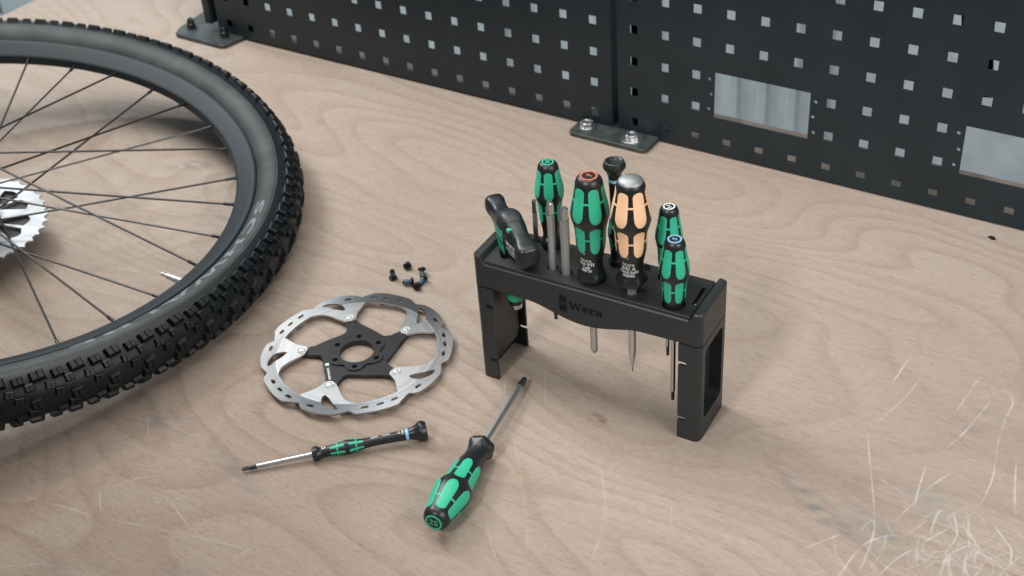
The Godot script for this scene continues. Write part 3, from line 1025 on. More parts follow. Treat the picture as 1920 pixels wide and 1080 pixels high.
func rotor() -> void:
	var root := thing("brake_rotor", "silver six-bolt brake disc with black five-armed spider lying flat on the bench", "brake disc", Transform3D(Basis(), Vector3(-0.0351, 0, 0.4713)))
	var riv := []
	for k in 5: riv.push_back(8.2 + 72.0 * k)
	# steel ring
	var outer := []
	for a in riv:
		for q in [[-52.0, 88.6], [-44.0, 88.7], [-34.0, 88.0], [-27.6, 87.3], [-24.6, 84.4], [-23.0, 83.4], [-21.0, 84.0], [-15.4, 87.4], [-8.0, 88.2], [0.0, 87.9], [5.8, 86.7], [8.6, 83.6], [9.9, 82.3], [11.8, 82.9], [17.0, 86.3]]:
			outer.push_back(pol(q[1], a + q[0]))
	var inner := []
	for a in riv:
		for q in [[-57.0, 74.2], [-50.0, 74.6], [-42.0, 74.6], [-34.0, 74.5], [-27.0, 73.6], [-21.0, 69.5], [-16.5, 63.5], [-10.5, 53.0], [-6.8, 49.0], [-3.6, 46.8], [0.0, 46.0], [3.6, 46.6], [6.6, 49.0], [7.4, 53.0], [8.5, 58.5], [11.0, 64.5], [13.5, 70.5]]:
			inner.push_back(pol(q[1], a + q[0]))
	var holes := [smooth_loop(inner, 3)]
	for a in riv:
		for s in [-52.4, -43.0, -33.3, 1.7]:
			var c := pol(81.0, a + s)
			var q := PackedVector2Array()
			for p in round_rect(0, 0, 0.0031, 0.0066, 0.0013, 3):
				q.push_back(c + (p + Vector2(0, p.x * 0.25)).rotated(deg_to_rad(a + s)))
			holes.push_back(q)
		var sl := []
		for q in [[64.6, -3.4], [66.5, -1.8], [70.5, -2.3], [75.5, -4.0], [79.6, -8.6], [81.6, -13.6], [80.6, -16.3], [78.4, -15.6], [74.0, -12.2], [69.0, -8.6]]:
			sl.push_back(pol(q[0], a + q[1]))
		holes.push_back(smooth_loop(sl, 3))
	var track := holes.duplicate()
	track[0] = circle(Vector2.ZERO, 0.0738, 180)
	ring_part("braking_track", await flat_plate(smooth_loop(outer, 3), track, 0.0052, 0.0071), M.ring_steel, root)
	ring_part("steel_arms", await flat_plate(circle(Vector2.ZERO, 0.07378, 180), holes, 0.0052, 0.00705), M.arm_steel, root)
	# spider
	var sp := []
	for a in riv:
		for q in [[-62.0 + 72.0, 45.5], [13.0, 42.0], [20.0, 38.6], [28.0, 36.0], [40.0, 33.2], [52.0, 31.8], [60.0, 32.4], [64.6, 35.0], [66.2, 40.0], [66.4, 45.5], [67.8, 50.0], [69.6, 52.8], [72.0, 53.6], [74.6, 52.6], [76.8, 50.0]]:
			sp.push_back(pol(q[1], a + q[0]))
	var bolts := []
	for k in 6: bolts.push_back(57.3 + 60.0 * k)
	var sh := [circle(Vector2.ZERO, 0.0160, 48)]
	for b in bolts: sh.push_back(circle(pol(21.9, b), 0.0026, 16))
	var arms: MB = (await flat_plate(smooth_loop(sp, 3), sh, 0.0012, 0.0050))
	part("spider", arms.build(25), M.spider_black, root)
	var boss := PackedVector2Array()
	for i in 144:
		var a := 360.0 * i / 144
		var d := 1e9
		for b in bolts: d = minf(d, absf(wrapf(a - b, -180, 180)))
		boss.push_back(pol(21.6 + 5.6 * pow(maxf(0.0, cos(deg_to_rad(minf(d * 3.6, 90.0)))), 0.8), a))
	part("boss_plate", (await flat_plate(boss, sh, 0.0050, 0.0063)).build(25), M.spider_black, root)
	var lower: MB = (await flat_plate(circle(Vector2.ZERO, 0.0275, 60), sh, 0.0001, 0.0012))
	part("mounting_face", lower.build(25), M.spider_black, root)
	for a in riv:
		var mb := MB.new()
		var c := pol(51.0, a)
		lathe(mb, [Vector2(0.0046, 0.0071), Vector2(0.0046, 0.0076), Vector2(0.0041, 0.0079), Vector2(0.0035, 0.0078), Vector2(0.0033, 0.0073), Vector2(0.0029, 0.0073), Vector2(0.0027, 0.0082), Vector2(0.0012, 0.0084), Vector2(0, 0.0083)], 28, null, Transform3D(Basis(), Vector3(c.x, 0, c.y)))
		part("rivet", mb.build(25), M.chrome_vanadium, root)
	# printed name along one arm
	var dir := Vector3(0.0141, 0, 0.0138).normalized()
	var way := Basis(dir, dir.cross(Vector3.DOWN), Vector3.UP)
	var tx := MB.new()
	tx.add(letters("SHIMANO", 0.0021, false, 0.0001, 1.25), Transform3D(way, Vector3(-0.0040, 0.00505, 0.0375)))
	part("printed_name", tx.build(), M.white_print, root)
	tx = MB.new()
	box(tx, Vector3.ZERO, Vector3(0.0034, 0.0034, 0.0001), 0.0, Transform3D(way, Vector3(-0.0132, 0.00506, 0.0271)))
	part("printed_badge", tx.build(), M.white_print, root)

func rotor_bolts() -> void:
	var shank := MB.new()
	lathe(shank, [Vector2(0, -0.0085), Vector2(0.0021, -0.0085), Vector2(0.0025, -0.0078), Vector2(0.0025, -0.0068)], 16)
	var lock := MB.new()
	lathe(lock, [Vector2(0.0025, -0.0068), Vector2(0.00265, -0.0066), Vector2(0.00265, -0.0028), Vector2(0.0024, -0.0026)], 16)
	var neck := MB.new()
	lathe(neck, [Vector2(0.0023, -0.0026), Vector2(0.0023, 0)], 16)
	var head := MB.new()
	var torx := func(a: float, i: int) -> float: return 1.0 + (0.12 * cos(6 * a) if i >= 4 and i <= 6 else 0.0)
	lathe(head, [Vector2(0.0023, 0), Vector2(0.0042, 0.0001), Vector2(0.0043, 0.0008), Vector2(0.0037, 0.0019), Vector2(0.0021, 0.0024), Vector2(0.0019, 0.0023), Vector2(0.0017, 0.0008), Vector2(0, 0.0007)], 30, torx)
	var ms := [shank.build(), lock.build(), neck.build(), head.build()]
	# each: place of the head, direction of the head, label
	var list := [
		[Vector3(-0.0790, 0.0025, 0.3575), Vector3(0, -1, 0), "black rotor bolt standing upside down on its head, leftmost of the six"],
		[Vector3(-0.0760, 0.0043, 0.3372), Vector3(0.55, 0.30, 0.8), "black rotor bolt with its head towards the viewer, farthest back of the six"],
		[Vector3(-0.0580, 0.0052, 0.3370), Vector3(-0.45, 0.55, -0.62), "black rotor bolt leaning with its blue shank down, upper right of the six"],
		[Vector3(-0.0490, 0.0046, 0.3465), Vector3(0.0, 0.42, -0.9), "black rotor bolt resting against the lower pair, at the right edge of the six"],
		[Vector3(-0.0565, 0.0043, 0.3575), Vector3(0.86, 0.06, -0.42), "black rotor bolt lying on its side with blue shank pointing left"],
		[Vector3(-0.0470, 0.0044, 0.3610), Vector3(0.35, 0.45, 0.82), "black rotor bolt with socket head facing the viewer, nearest of the six"],
	]
	for it in list:
		var d: Vector3 = it[1].normalized()
		var o := thing("rotor_bolt", it[2], "bolt", frame(d, it[0]), "loose rotor bolts beside the brake disc")
		part("shank", ms[0], M.bolt_black, o)
		part("thread_lock", ms[1], M.threadlock_blue, o)
		part("neck", ms[2], M.bolt_black, o)
		part("head", ms[3], M.bolt_black, o)

# ------------------------------------------------------------------ screwdriver handles
const GRIP := [[0.0, 8.6], [0.7, 10.2], [1.6, 11.0], [4.0, 11.8], [6.0, 11.6], [8.5, 10.3], [12.0, 9.3], [16.0, 9.0], [21.0, 9.3], [26.0, 10.2], [33.0, 11.4], [42.0, 12.0], [48.0, 12.3], [52.0, 12.8], [56.0, 13.9], [60.0, 15.0], [64.0, 15.35], [68.0, 15.0], [74.0, 13.9], [80.0, 12.6], [85.0, 11.7], [89.0, 11.1], [92.0, 10.8], [94.5, 9.9], [96.0, 8.6], [96.8, 7.5], [97.0, 6.6]]

func grip_radius(h: float) -> float:
	for i in GRIP.size() - 1:
		if h <= GRIP[i + 1][0]:
			var a: Array = GRIP[maxi(i - 1, 0)]; var b: Array = GRIP[i]; var c: Array = GRIP[i + 1]; var d: Array = GRIP[mini(i + 2, GRIP.size() - 1)]
			return cubic_interpolate_in_time(b[1], c[1], a[1], d[1], (h - b[0]) / (c[0] - b[0]), c[0] - b[0], a[0] - b[0] if i > 0 else -1.0, d[0] - b[0] if i + 2 < GRIP.size() else c[0] - b[0] + 1.0)
	return GRIP[-1][1]

var made := {}

func grip_handle(sr: float, sh: float) -> ArrayMesh:
	var key := "handle %s %s" % [sr, sh]
	if made.has(key): return made[key]
	var prof := [Vector2(0, 0)]
	var hs := []
	for q in GRIP:
		hs.push_back(q[0])
		if q[0] > 6.0 and q[0] < 92.0: hs.push_back(q[0] + 1.6)
	hs.sort()
	for h in hs: prof.push_back(Vector2(grip_radius(h) * sr, h * sh) * 0.001)
	prof.push_back(Vector2(0, 0.097 * sh + 0.0001))
	var mb := MB.new()
	var hexed := func(a: float, i: int) -> float:
		if i == 0 or i >= prof.size() - 1: return 1.0
		var h: float = prof[i].y * 1000.0 / sh
		# six flats ground into the roll-off guard
		var k := (1.0 - smoothstep(6.0, 11.0, h)) * smoothstep(-0.5, 1.2, h)
		return lerpf(1.0, clampf(hex_flat(a) * 1.085, 0.0, 1.04), k)
	lathe(mb, prof, 72, hexed)
	made[key] = mb.build(32)
	return made[key]

func grip_patch(sr: float, sh: float, h0: float, h1: float, half: float, flare: float) -> ArrayMesh:
	# a soft inlay: rounded at both ends, a little wider at its upper end, standing 0.2 mm out of the handle
	var key := "patch %s %s %s %s" % [sr, sh, h0, half]
	if made.has(key): return made[key]
	var mb := MB.new()
	var rows := []
	var n := 16
	for i in n + 1:
		var f := 0.5 - 0.5 * cos(PI * i / n)
		var h := lerpf(h0, h1, f)
		var r := grip_radius(h) * sr
		var wid := half * (1.0 + flare * f) * deg_to_rad(1.0) * r   # half width in mm
		var e0 := (h - h0) * sh / (half * deg_to_rad(1.0) * r * 1.5)
		var e1 := (h1 - h) * sh / (half * deg_to_rad(1.0) * r * 0.95)
		if e0 < 1.0: wid *= sqrt(maxf(0.0, 1.0 - (1.0 - e0) * (1.0 - e0)))
		if e1 < 1.0: wid *= sqrt(maxf(0.0, 1.0 - pow(1.0 - e1, 2.1)))
		var row := PackedVector3Array()
		var edge := i == 0 or i == n
		for j in 9:
			var s := [-1.0, -0.94, -0.7, -0.35, 0.0, 0.35, 0.7, 0.94, 1.0][j] as float
			var a := s * wid / r
			var lift := 0.22
			if edge or j == 0 or j == 8: lift = -0.25
			row.push_back(Vector3((r + lift) * cos(a), h * sh, (r + lift) * sin(a)) * 0.001)
		rows.push_back(row)
	for i in n:
		for j in 8: mb.quad(rows[i][j], rows[i + 1][j], rows[i + 1][j + 1], rows[i][j + 1])
	made[key] = mb.build(60)
	return made[key]

func grip_band(sr: float, sh: float, h: float) -> ArrayMesh:
	var key := "band %s %s %s" % [sr, sh, h]
	if made.has(key): return made[key]
	var mb := MB.new()
	var p := []
	for q in [[-0.80, -0.15], [-0.70, 0.12], [0.70, 0.12], [0.80, -0.15]]:
		p.push_back(Vector2(grip_radius(h + q[0] / sh) * sr + q[1], h * sh + q[0]) * 0.001)
	lathe(mb, p, 72)
	made[key] = mb.build(60)
	return made[key]

func ring_and_number(parent: Node3D, y: float, r: float, text: String, m: Material, turn: float) -> void:
	var mb := MB.new()
	lathe(mb, [Vector2(r * 1.0, y - 0.0002), Vector2(r, y + 0.00025), Vector2(r * 0.78, y + 0.00030), Vector2(r * 0.78, y - 0.0002)], 48)
	part("cap_ring", mb.build(), m, parent)
	if text:
		mb = MB.new()
		var cap := r * 0.72 if text.length() < 3 else r * 0.56
		var src := letters(text, cap, false, 0.0001)
		var t := Transform3D(Basis(Vector3.UP, turn) * Basis(Vector3.RIGHT, -PI / 2), Vector3(0, y + 0.00018, 0)) * Transform3D(Basis(), Vector3(0, -cap / 2, 0))
		mb.add(src, t)
		part("cap_number", mb.build(), m, parent)

func handle_print(parent: Node3D, sr: float, sh: float, theta: float, lines: Array) -> void:
	# lines: [text, height above the handle's foot in mm, letter height in mm]
	var mb := MB.new()
	for l in lines:
		var h: float = l[1]
		var r := grip_radius(h) * sr * 0.001
		var th: float = theta
		var wrapped := bend(letters(l[0], l[2] * 0.001, true, 0.00006), func(p: Vector3) -> Vector3:
			var hh := h * sh + p.y * 1000.0
			var rr := (grip_radius(hh / sh) * sr + 0.08) * 0.001 + p.z
			var a := th - p.x / r
			return Vector3(rr * cos(a), hh * 0.001, rr * sin(a)))
		mb.add(wrapped, Transform3D())
	part("handle_print", mb.build(), M.white_print, parent)

func kraft(root: Node3D, sr: float, sh: float, phase: float, soft: Material) -> MeshInstance3D:
	# phase: where a patch sits, in radians round the axis
	var turn := Basis(Vector3.UP, -phase)
	var handle := part("handle", grip_handle(sr, sh), M.black_rubber, root, Transform3D(turn, Vector3.ZERO))
	for row in [[61.0, 90.5, 19.6, 0.20], [31.0, 56.0, 20.2, 0.12]]:
		for k in 6:
			part("grip_patch", grip_patch(sr, sh, row[0], row[1], row[2], row[3]), soft, handle, Transform3D(Basis(Vector3.UP, TAU * k / 6), Vector3.ZERO))
	for h in [78.5, 44.5]: part("grip_band", grip_band(sr, sh, h), soft, handle)
	return handle

func on_rack(x: float, y: float, z: float) -> Transform3D:
	return rack_t * Transform3D(Basis(), Vector3(x, y, z))

var rack_t := Transform3D(Basis(Vector3.UP, deg_to_rad(3.03)), Vector3(0.1839, 0, 0.4057))
const DECK := 0.127
const FACE := 1.0385 + 0.0529      # the way to the viewer, round a standing tool's axis, in the rack's frame

func shaft(parent: Node3D, r: float, from: float, to: float, tip: String, m: Material, hexed := false) -> void:
	# hangs down from height «from» to «to» (both relative to the tool's foot)
	var mb := MB.new()
	var fl = null
	if hexed: fl = func(a: float, _i: int) -> float: return hex_flat(a, 0.3) * 1.08
	var end := to
	match tip:
		"torx": end = to + 0.012
		"cross": end = to + 0.005
		"flat": end = to + 0.022
		"hex": end = to + 0.010
	lathe(mb, [Vector2(r, end), Vector2(r, from), Vector2(0, from)], 18 if not hexed else 36, fl)
	part("blade", mb.build(), m, parent)
	mb = MB.new()
	match tip:
		"torx":
			var tx := func(a: float, i: int) -> float: return 1.0 + (0.13 * cos(6 * a) if i < 4 else 0.0)
			lathe(mb, [Vector2(0, to), Vector2(r * 0.62, to), Vector2(r * 0.72, to + 0.0006), Vector2(r * 0.72, to + 0.005), Vector2(r * 1.02, to + 0.0065), Vector2(r * 1.02, end), Vector2(r, end + 0.0002)], 36, tx)
		"cross":
			var cr := func(a: float, i: int) -> float: return 1.0 + (0.22 * cos(4 * a) if i > 0 and i < 4 else 0.0)
			lathe(mb, [Vector2(0, to), Vector2(r * 0.22, to + 0.0002), Vector2(r * 0.62, to + 0.0018), Vector2(r * 0.85, to + 0.0034), Vector2(r, end)], 32, cr)
		"flat":
			var rows := []
			for q in [[0.0035, 0.22, 0.72], [0.009, 0.42, 0.88], [0.016, 0.85, 0.99], [0.022, 1.0, 1.0]]:
				var row := PackedVector3Array()
				for j in 25:
					var a := TAU * (j % 24) / 24
					row.push_back(Vector3(r * q[2] * cos(a), to + q[0], r * q[1] * sin(a)))
				rows.push_back(row)
			for i in 3:
				for j in 24: mb.quad(rows[i][j], rows[i + 1][j], rows[i + 1][j + 1], rows[i][j + 1])
			var nib := MB.new()
			var low := PackedVector3Array()
			for j in 25: low.push_back(Vector3(rows[0][j].x * 0.92, to, rows[0][j].z * 0.55))
			for j in 24:
				nib.quad(low[j], rows[0][j], rows[0][j + 1], low[j + 1])
				nib.tri(Vector3(0, to, 0), low[j], low[j + 1])
			var turn := Transform3D(Basis(Vector3.UP, -FACE - 0.15), Vector3.ZERO)
			part("blade_tip", nib.build(), M.black_steel, parent, turn)
			part("blade_taper", mb.build(), m, parent, turn)
			mb = MB.new()
		"hex":
			var hx := func(a: float, i: int) -> float: return hex_flat(a, 0.2) if i < 3 else 1.0
			lathe(mb, [Vector2(0, to), Vector2(r * 0.8, to), Vector2(r * 0.8, end - 0.001), Vector2(r, end)], 36, hx)
	if mb.v.size(): part("blade_tip", mb.build(), M.black_steel if tip in ["torx", "flat", "hex"] else m, parent)

func rack_tools() -> void:
	var g := "screwdrivers standing in the rack"
	# far left: a smaller green handle marked 10
	var o := thing("screwdriver", "green and black screwdriver marked 10, standing behind the loose hex blades", "screwdriver", on_rack(-0.0508, DECK + 0.0003, -0.0173), g)
	var h := kraft(o, 0.79, 0.835, FACE, M.green_grip)
	ring_and_number(h, 0.097 * 0.835, 0.0049, "10", M.green_grip, FACE + 2.0)
	handle_print(o, 0.79, 0.835, FACE + 0.1, [["TX 10", 10.0, 2.2], ["R", 27.0, 1.4]])
	shaft(o, 0.0021, 0.0, 0.049 - DECK, "torx", M.steel)
	# large cross-head driver with orange ring
	o = thing("screwdriver", "green and black screwdriver with an orange cap ring, in the middle of the rack front", "screwdriver", on_rack(0.0013, DECK + 0.0003, 0.0118), g)
	h = kraft(o, 1.0, 1.0, FACE - 0.31, M.green_grip)
	ring_and_number(h, 0.097, 0.0070, "1", M.orange_print, FACE + 0.9)
	handle_print(o, 1.0, 1.0, FACE + 0.50, [["Wera", 22.6, 2.5], ["350 PH", 18.4, 2.9], ["1x80", 15.4, 2.1], ["008710", 12.6, 2.0], ["R", 30.6, 1.3]])
	shaft(o, 0.0031, 0.0, 0.0495 - DECK, "cross", M.steel)
	# chisel driver with pale orange grip and steel striking cap
	o = thing("screwdriver", "pale orange and black chisel screwdriver with a domed steel cap", "screwdriver", on_rack(0.0378, DECK + 0.0090, 0.0140), g)
	h = kraft(o, 1.03, 0.985, FACE - 0.47, M.orange_grip)
	var mb := MB.new()
	lathe(mb, [Vector2(0.0099, 0.0928), Vector2(0.0097, 0.0940), Vector2(0.0087, 0.0955), Vector2(0.0060, 0.0969), Vector2(0.0030, 0.0975), Vector2(0, 0.0977)], 48)
	mat("cap_steel", 0.32, 0.335, 0.345, 0.55, 0.9)
	part("striking_cap", mb.build(60), M.cap_steel, h)
	handle_print(o, 1.03, 0.985, FACE + 0.30, [["Wera", 22.6, 2.5], ["932 A", 18.2, 3.0], ["0.8x4.5x90", 15.0, 2.2], ["018262", 12.0, 2.1], ["R", 30.6, 1.3]])
	mb = MB.new()
	lathe(mb, [Vector2(0, -0.02), Vector2(0.0042, -0.02), Vector2(0.0042, 0.001), Vector2(0, 0.001)], 36, func(a: float, _i: int) -> float: return hex_flat(a, -FACE + 0.02))
	part("bolster", mb.build(), M.chrome_vanadium, o)
	shaft(o, 0.0032, -0.02, 0.0455 - DECK - 0.009, "flat", M.satin_steel)
	# small drivers at the right, sunk into their holes
	o = thing("screwdriver", "green and black screwdriver marked 2.5 with a white cap ring, at the right rear", "screwdriver", on_rack(0.0562, DECK - 0.0135, -0.0158), g)
	h = kraft(o, 0.705, 0.835, FACE - 0.40, M.green_grip)
	ring_and_number(h, 0.097 * 0.835, 0.0047, "2.5", M.white_print, FACE - 1.2)
	shaft(o, 0.0018, 0.0, 0.060 - DECK, "hex", M.steel)
	o = thing("screwdriver", "green and black screwdriver marked 5, blue cap ring, sunk in the front right hole", "screwdriver", on_rack(0.0745, DECK - 0.0200, 0.0150), g)
	h = kraft(o, 0.775, 0.835, FACE - 0.38, M.green_grip)
	ring_and_number(h, 0.097 * 0.835, 0.0055, "5", M.blue_print, FACE + 1.0)
	shaft(o, 0.0020, 0.0, 0.028 - DECK + 0.02, "hex", M.steel)
	# precision driver standing at the rear
	o = thing("precision_screwdriver", "slim black precision screwdriver with blue band, standing upright at the rack's rear", "screwdriver", on_rack(0.0095, DECK + 0.0003, -0.0160))
	micro(o, FACE - 0.2)
	shaft(o, 0.0013, 0.0, 0.075 - DECK, "torx", M.steel)
	# three loose hex blades
	blade("hex_blade", "shortest and thinnest bare hex blade, standing behind the other two", -0.0668, -0.0189, 0.0022, 0.1675, 0.0018, 0.012)
	blade("hex_blade", "grey round blade with hex end, middle of the three bare blades", -0.0348, 0.0110, 0.0031, 0.1905, 0.0027, 0.011)
	blade("hex_blade", "thickest bare blade, six-sided along its whole length", -0.0213, 0.0128, 0.0037, 0.1895, 0.0035, 0.010)
	t_handle()

func blade(called: String, label: String, x: float, z: float, r: float, top: float, rt: float, tip: float) -> void:
	var o := thing(called, label, "hex blade", on_rack(x, 0, z), "loose hex blades standing in the rack")
	var mb := MB.new()
	var all_hex := r > 0.0034
	var hx := func(a: float, _i: int) -> float: return hex_flat(a, -FACE + 0.35) * 1.08
	if all_hex:
		lathe(mb, [Vector2(0, 0.105), Vector2(r, 0.105), Vector2(r, top - tip)], 36, hx)
	else:
		lathe(mb, [Vector2(0, 0.105), Vector2(r, 0.105), Vector2(r, top - tip - 0.0015), Vector2(r * 0.92, top - tip)], 20)
	part("shank", mb.build(25), M.chrome_vanadium, o)
	mb = MB.new()
	lathe(mb, [Vector2(rt * 0.9, top - tip - 0.0012), Vector2(rt, top - tip + 0.0006), Vector2(rt, top - 0.0006), Vector2(rt - 0.0005, top), Vector2(0, top)], 36, hx)
	part("hex_end", mb.build(25), M.steel, o)

func micro(root: Node3D, phase: float) -> void:
	# 97 mm precision handle along +Y from its foot
	var pr := [[0, 4.6], [0.4, 5.8], [2.0, 6.2], [4.6, 6.2], [6.2, 5.0], [8.0, 4.45], [12.0, 4.4], [16.0, 4.7], [22.0, 5.4], [28.0, 6.15], [30.0, 6.25], [33.0, 6.05], [39.0, 5.1], [45.0, 4.3], [52.0, 3.95], [60.0, 3.95], [70.0, 4.35], [78.0, 4.85], [79.0, 4.9]]
	var prof := [Vector2(0, 0)]
	for q in pr: prof.push_back(Vector2(q[1], q[0]) * 0.001)
	prof.push_back(Vector2(0, 0.079))
	var mb := MB.new()
	lathe(mb, prof, 48, func(a: float, i: int) -> float: return clampf(hex_flat(a) * 1.1, 0, 1.03) if i >= 1 and i <= 4 else 1.0)
	var handle := part("handle", mb.build(32), M.black_rubber, root, Transform3D(Basis(Vector3.UP, -phase), Vector3.ZERO))
	mb = MB.new()
	lathe(mb, [Vector2(0, 0.079), Vector2(0.0051, 0.079), Vector2(0.0051, 0.0815), Vector2(0, 0.0815)], 40)
	part("colour_band", mb.build(), M.blue_print, root)
	mb = MB.new()
	lathe(mb, [Vector2(0, 0.0815), Vector2(0.0050, 0.0815), Vector2(0.0054, 0.0845), Vector2(0.0066, 0.0880), Vector2(0.0085, 0.0908), Vector2(0.0092, 0.0922), Vector2(0.0091, 0.0935), Vector2(0.0078, 0.0968), Vector2(0.0066, 0.0972), Vector2(0.0056, 0.0968), Vector2(0.0044, 0.0953), Vector2(0, 0.0945)], 48)
	part("turning_cap", mb.build(32), M.black_rubber, root)
	var rad := func(h: float) -> float:
		for i in pr.size() - 1:
			if h <= pr[i + 1][0]: return lerpf(pr[i][1], pr[i + 1][1], (h - pr[i][0]) / (pr[i + 1][0] - pr[i][0]))
		return pr[-1][1]
	for row in [[15.0, 27.6, 0.6], [31.0, 43.6, -0.4]]:
		mb = MB.new()
		var rows := []
		for i in 13:
			var f := 0.5 - 0.5 * cos(PI * i / 12)
			var h := lerpf(row[0], row[1], f)
			var r: float = rad.call(h)
			var wid := 1.15 * r / 5.2
			var e := minf(h - row[0], row[1] - h) / 1.15
			if e < 1.0: wid *= sqrt(maxf(0.0, 1.0 - (1 - e) * (1 - e)))
			var line := PackedVector3Array()
			for j in 7:
				var s := [-1.0, -0.85, -0.45, 0.0, 0.45, 0.85, 1.0][j] as float
				var lift := -0.12 if (i == 0 or i == 12 or j == 0 or j == 6) else 0.14
				line.push_back(Vector3((r + lift) * cos(s * wid / r), h, (r + lift) * sin(s * wid / r)) * 0.001)
			rows.push_back(line)
		for i in 12:
			for j in 6: mb.quad(rows[i][j], rows[i + 1][j], rows[i + 1][j + 1], rows[i][j + 1])
		var pm := mb.build(60)
		for k in 6: part("grip_patch", pm, M.green_grip, handle, Transform3D(Basis(Vector3.UP, TAU * k / 6), Vector3.ZERO))
		mb = MB.new()
		var hm: float = (row[0] + row[1]) / 2
		lathe(mb, [Vector2(rad.call(hm - 0.6) - 0.1, hm - 0.6) * 0.001, Vector2(rad.call(hm - 0.55) + 0.10, hm - 0.55) * 0.001, Vector2(rad.call(hm + 0.55) + 0.10, hm + 0.55) * 0.001, Vector2(rad.call(hm + 0.6) - 0.1, hm + 0.6) * 0.001], 48)
		part("grip_band", mb.build(60), M.green_grip, handle)

func t_handle() -> void:
	var t := rack_t * Transform3D(Basis(Vector3.UP, deg_to_rad(-39.0)), Vector3(-0.0806, DECK, -0.0008))
	var o := thing("ratchet_handle", "black cross-handle ratchet driver with green emblem, at the rack's left end", "screwdriver", t)
	# sections along the bar: position, centre height, half height, half thickness (mm)
	var sec := [[-42.5, 23.0, 1.0, 1.5], [-42.0, 23.0, 4.6, 4.8], [-40.5, 23.0, 7.0, 7.0], [-37.5, 23.0, 8.6, 8.4], [-33.0, 23.0, 8.9, 8.6], [-28.0, 22.0, 8.6, 7.6], [-23.0, 19.5, 9.8, 7.4], [-18.0, 16.0, 13.4, 8.2], [-12.0, 13.0, 18.7, 9.6], [-6.0, 12.0, 22.4, 10.8], [0.0, 12.0, 24.2, 11.3], [6.0, 12.5, 23.2, 11.0], [12.0, 16.5, 16.8, 10.4], [18.0, 15.5, 15.2, 9.4], [23.0, 14.8, 13.8, 8.4], [27.5, 14.4, 13.2, 7.9], [31.0, 14.5, 12.4, 8.6], [34.0, 14.7, 11.6, 9.5], [38.0, 15.0, 10.8, 10.0], [41.5, 15.2, 10.0, 9.6], [43.4, 15.4, 8.6, 8.4], [44.6, 15.5, 6.2, 6.2], [45.0, 15.5, 2.0, 2.0]]
	var at_s := func(s: float) -> Vector3:
		for i in sec.size() - 1:
			if s <= sec[i + 1][0]:
				var f: float = (s - sec[i][0]) / (sec[i + 1][0] - sec[i][0])
				return Vector3(lerpf(sec[i][1], sec[i + 1][1], f), lerpf(sec[i][2], sec[i + 1][2], f), lerpf(sec[i][3], sec[i + 1][3], f))
		return Vector3(15.5, 0.8, 1.0)
	# below the thick top bar the middle is a thinner plate
	var thin := func(s: float, d: float) -> float:
		return 1.0 - 0.10 * smoothstep(0.25, -0.35, d) * smoothstep(-26.0, -16.0, s) * smoothstep(35.0, 29.0, s)
	var surf := func(s: float, a: float, lift: float) -> Vector3:
		var q: Vector3 = at_s.call(s)
		var e := 0.60
		var c := cos(a); var d := sin(a)
		return Vector3(s, q.x + (q.y + lift) * signf(d) * pow(absf(d), e), (q.z + lift) * signf(c) * pow(absf(c), e) * thin.call(s, d)) * 0.001
	var mb := MB.new()
	var rows := []
	var ss := []
	for i in sec.size() - 1:
		ss.push_back(sec[i][0]); ss.push_back((sec[i][0] + sec[i + 1][0]) / 2)
	ss.push_back(sec[-1][0])
	for s in ss:
		var row := PackedVector3Array()
		for j in 41: row.push_back(surf.call(s, TAU * (j % 40) / 40, 0.0))
		rows.push_back(row)
	for i in rows.size() - 1:
		for j in 40: mb.quad(rows[i][j], rows[i + 1][j], rows[i + 1][j + 1], rows[i][j + 1])
	for j in 40:
		mb.tri(rows[0][j], rows[0][j + 1], Vector3(-0.0426, 0.023, 0))
		mb.tri(rows[-1][j + 1], rows[-1][j], Vector3(0.0450, 0.0155, 0))
	var body := part("handle", mb.build(55), M.black_rubber, o)
	# the oval lid on top, a hair proud
	mb = MB.new()
	var lr := []
	for i in 9:
		var row := PackedVector3Array()
		for j in 33:
			var a := TAU * (j % 32) / 32
			var k := i / 8.0
			var s := 1.5 + 12.0 * k * cos(a)
			var across := 0.95 * k * sin(a)
			row.push_back(surf.call(s, PI / 2 - across, 0.45 if i < 8 else -0.3))
		lr.push_back(row)
	for i in 8:
		for j in 32:
			if i == 0: mb.tri(lr[0][0], lr[1][j + 1], lr[1][j])
			else: mb.quad(lr[i][j], lr[i][j + 1], lr[i + 1][j + 1], lr[i + 1][j])
	var flip := MB.new()
	for i in range(0, mb.v.size(), 3): flip.out_tri(mb.v[i], mb.v[i + 1], mb.v[i + 2], Vector3(0.0015, 0.0, 0))
	part("lid", flip.build(30), M.rack_plastic, body)
	mb = MB.new()
	box(mb, Vector3(0.0165, 0.0288, 0.0066), Vector3(0.0034, 0.0035, 0.0046), 0.0005)
	box(mb, Vector3(0.0168, 0.0290, 0.0016), Vector3(0.0022, 0.0030, 0.0060), 0.0004)
	part("direction_switch", mb.build(), M.green_grip, body)
	mb = MB.new()
	box(mb, Vector3(0.0170, 0.0268, 0.0016), Vector3(0.0050, 0.0050, 0.0140), 0.001)
	part("switch_slot", mb.build(), M.deck_plastic, body)
	mb = MB.new()
	for s in [1, -1]:
		var e := []
		for j in 16: e.push_back(Vector3(-0.0225 + 0.0030 * cos(TAU * j / 16), 0.0205 + 0.0048 * sin(TAU * j / 16), s * 0.00745))
		for j in 16: mb.out_tri(Vector3(-0.0225, 0.0205, s * 0.0078), e[j], e[(j + 1) % 16], Vector3(-0.0225, 0.019, 0))
	part("lanyard_hole", mb.build(), M.bolt_black, body)
	# green emblem: two rows of joined bars on the flat side
	mb = MB.new()
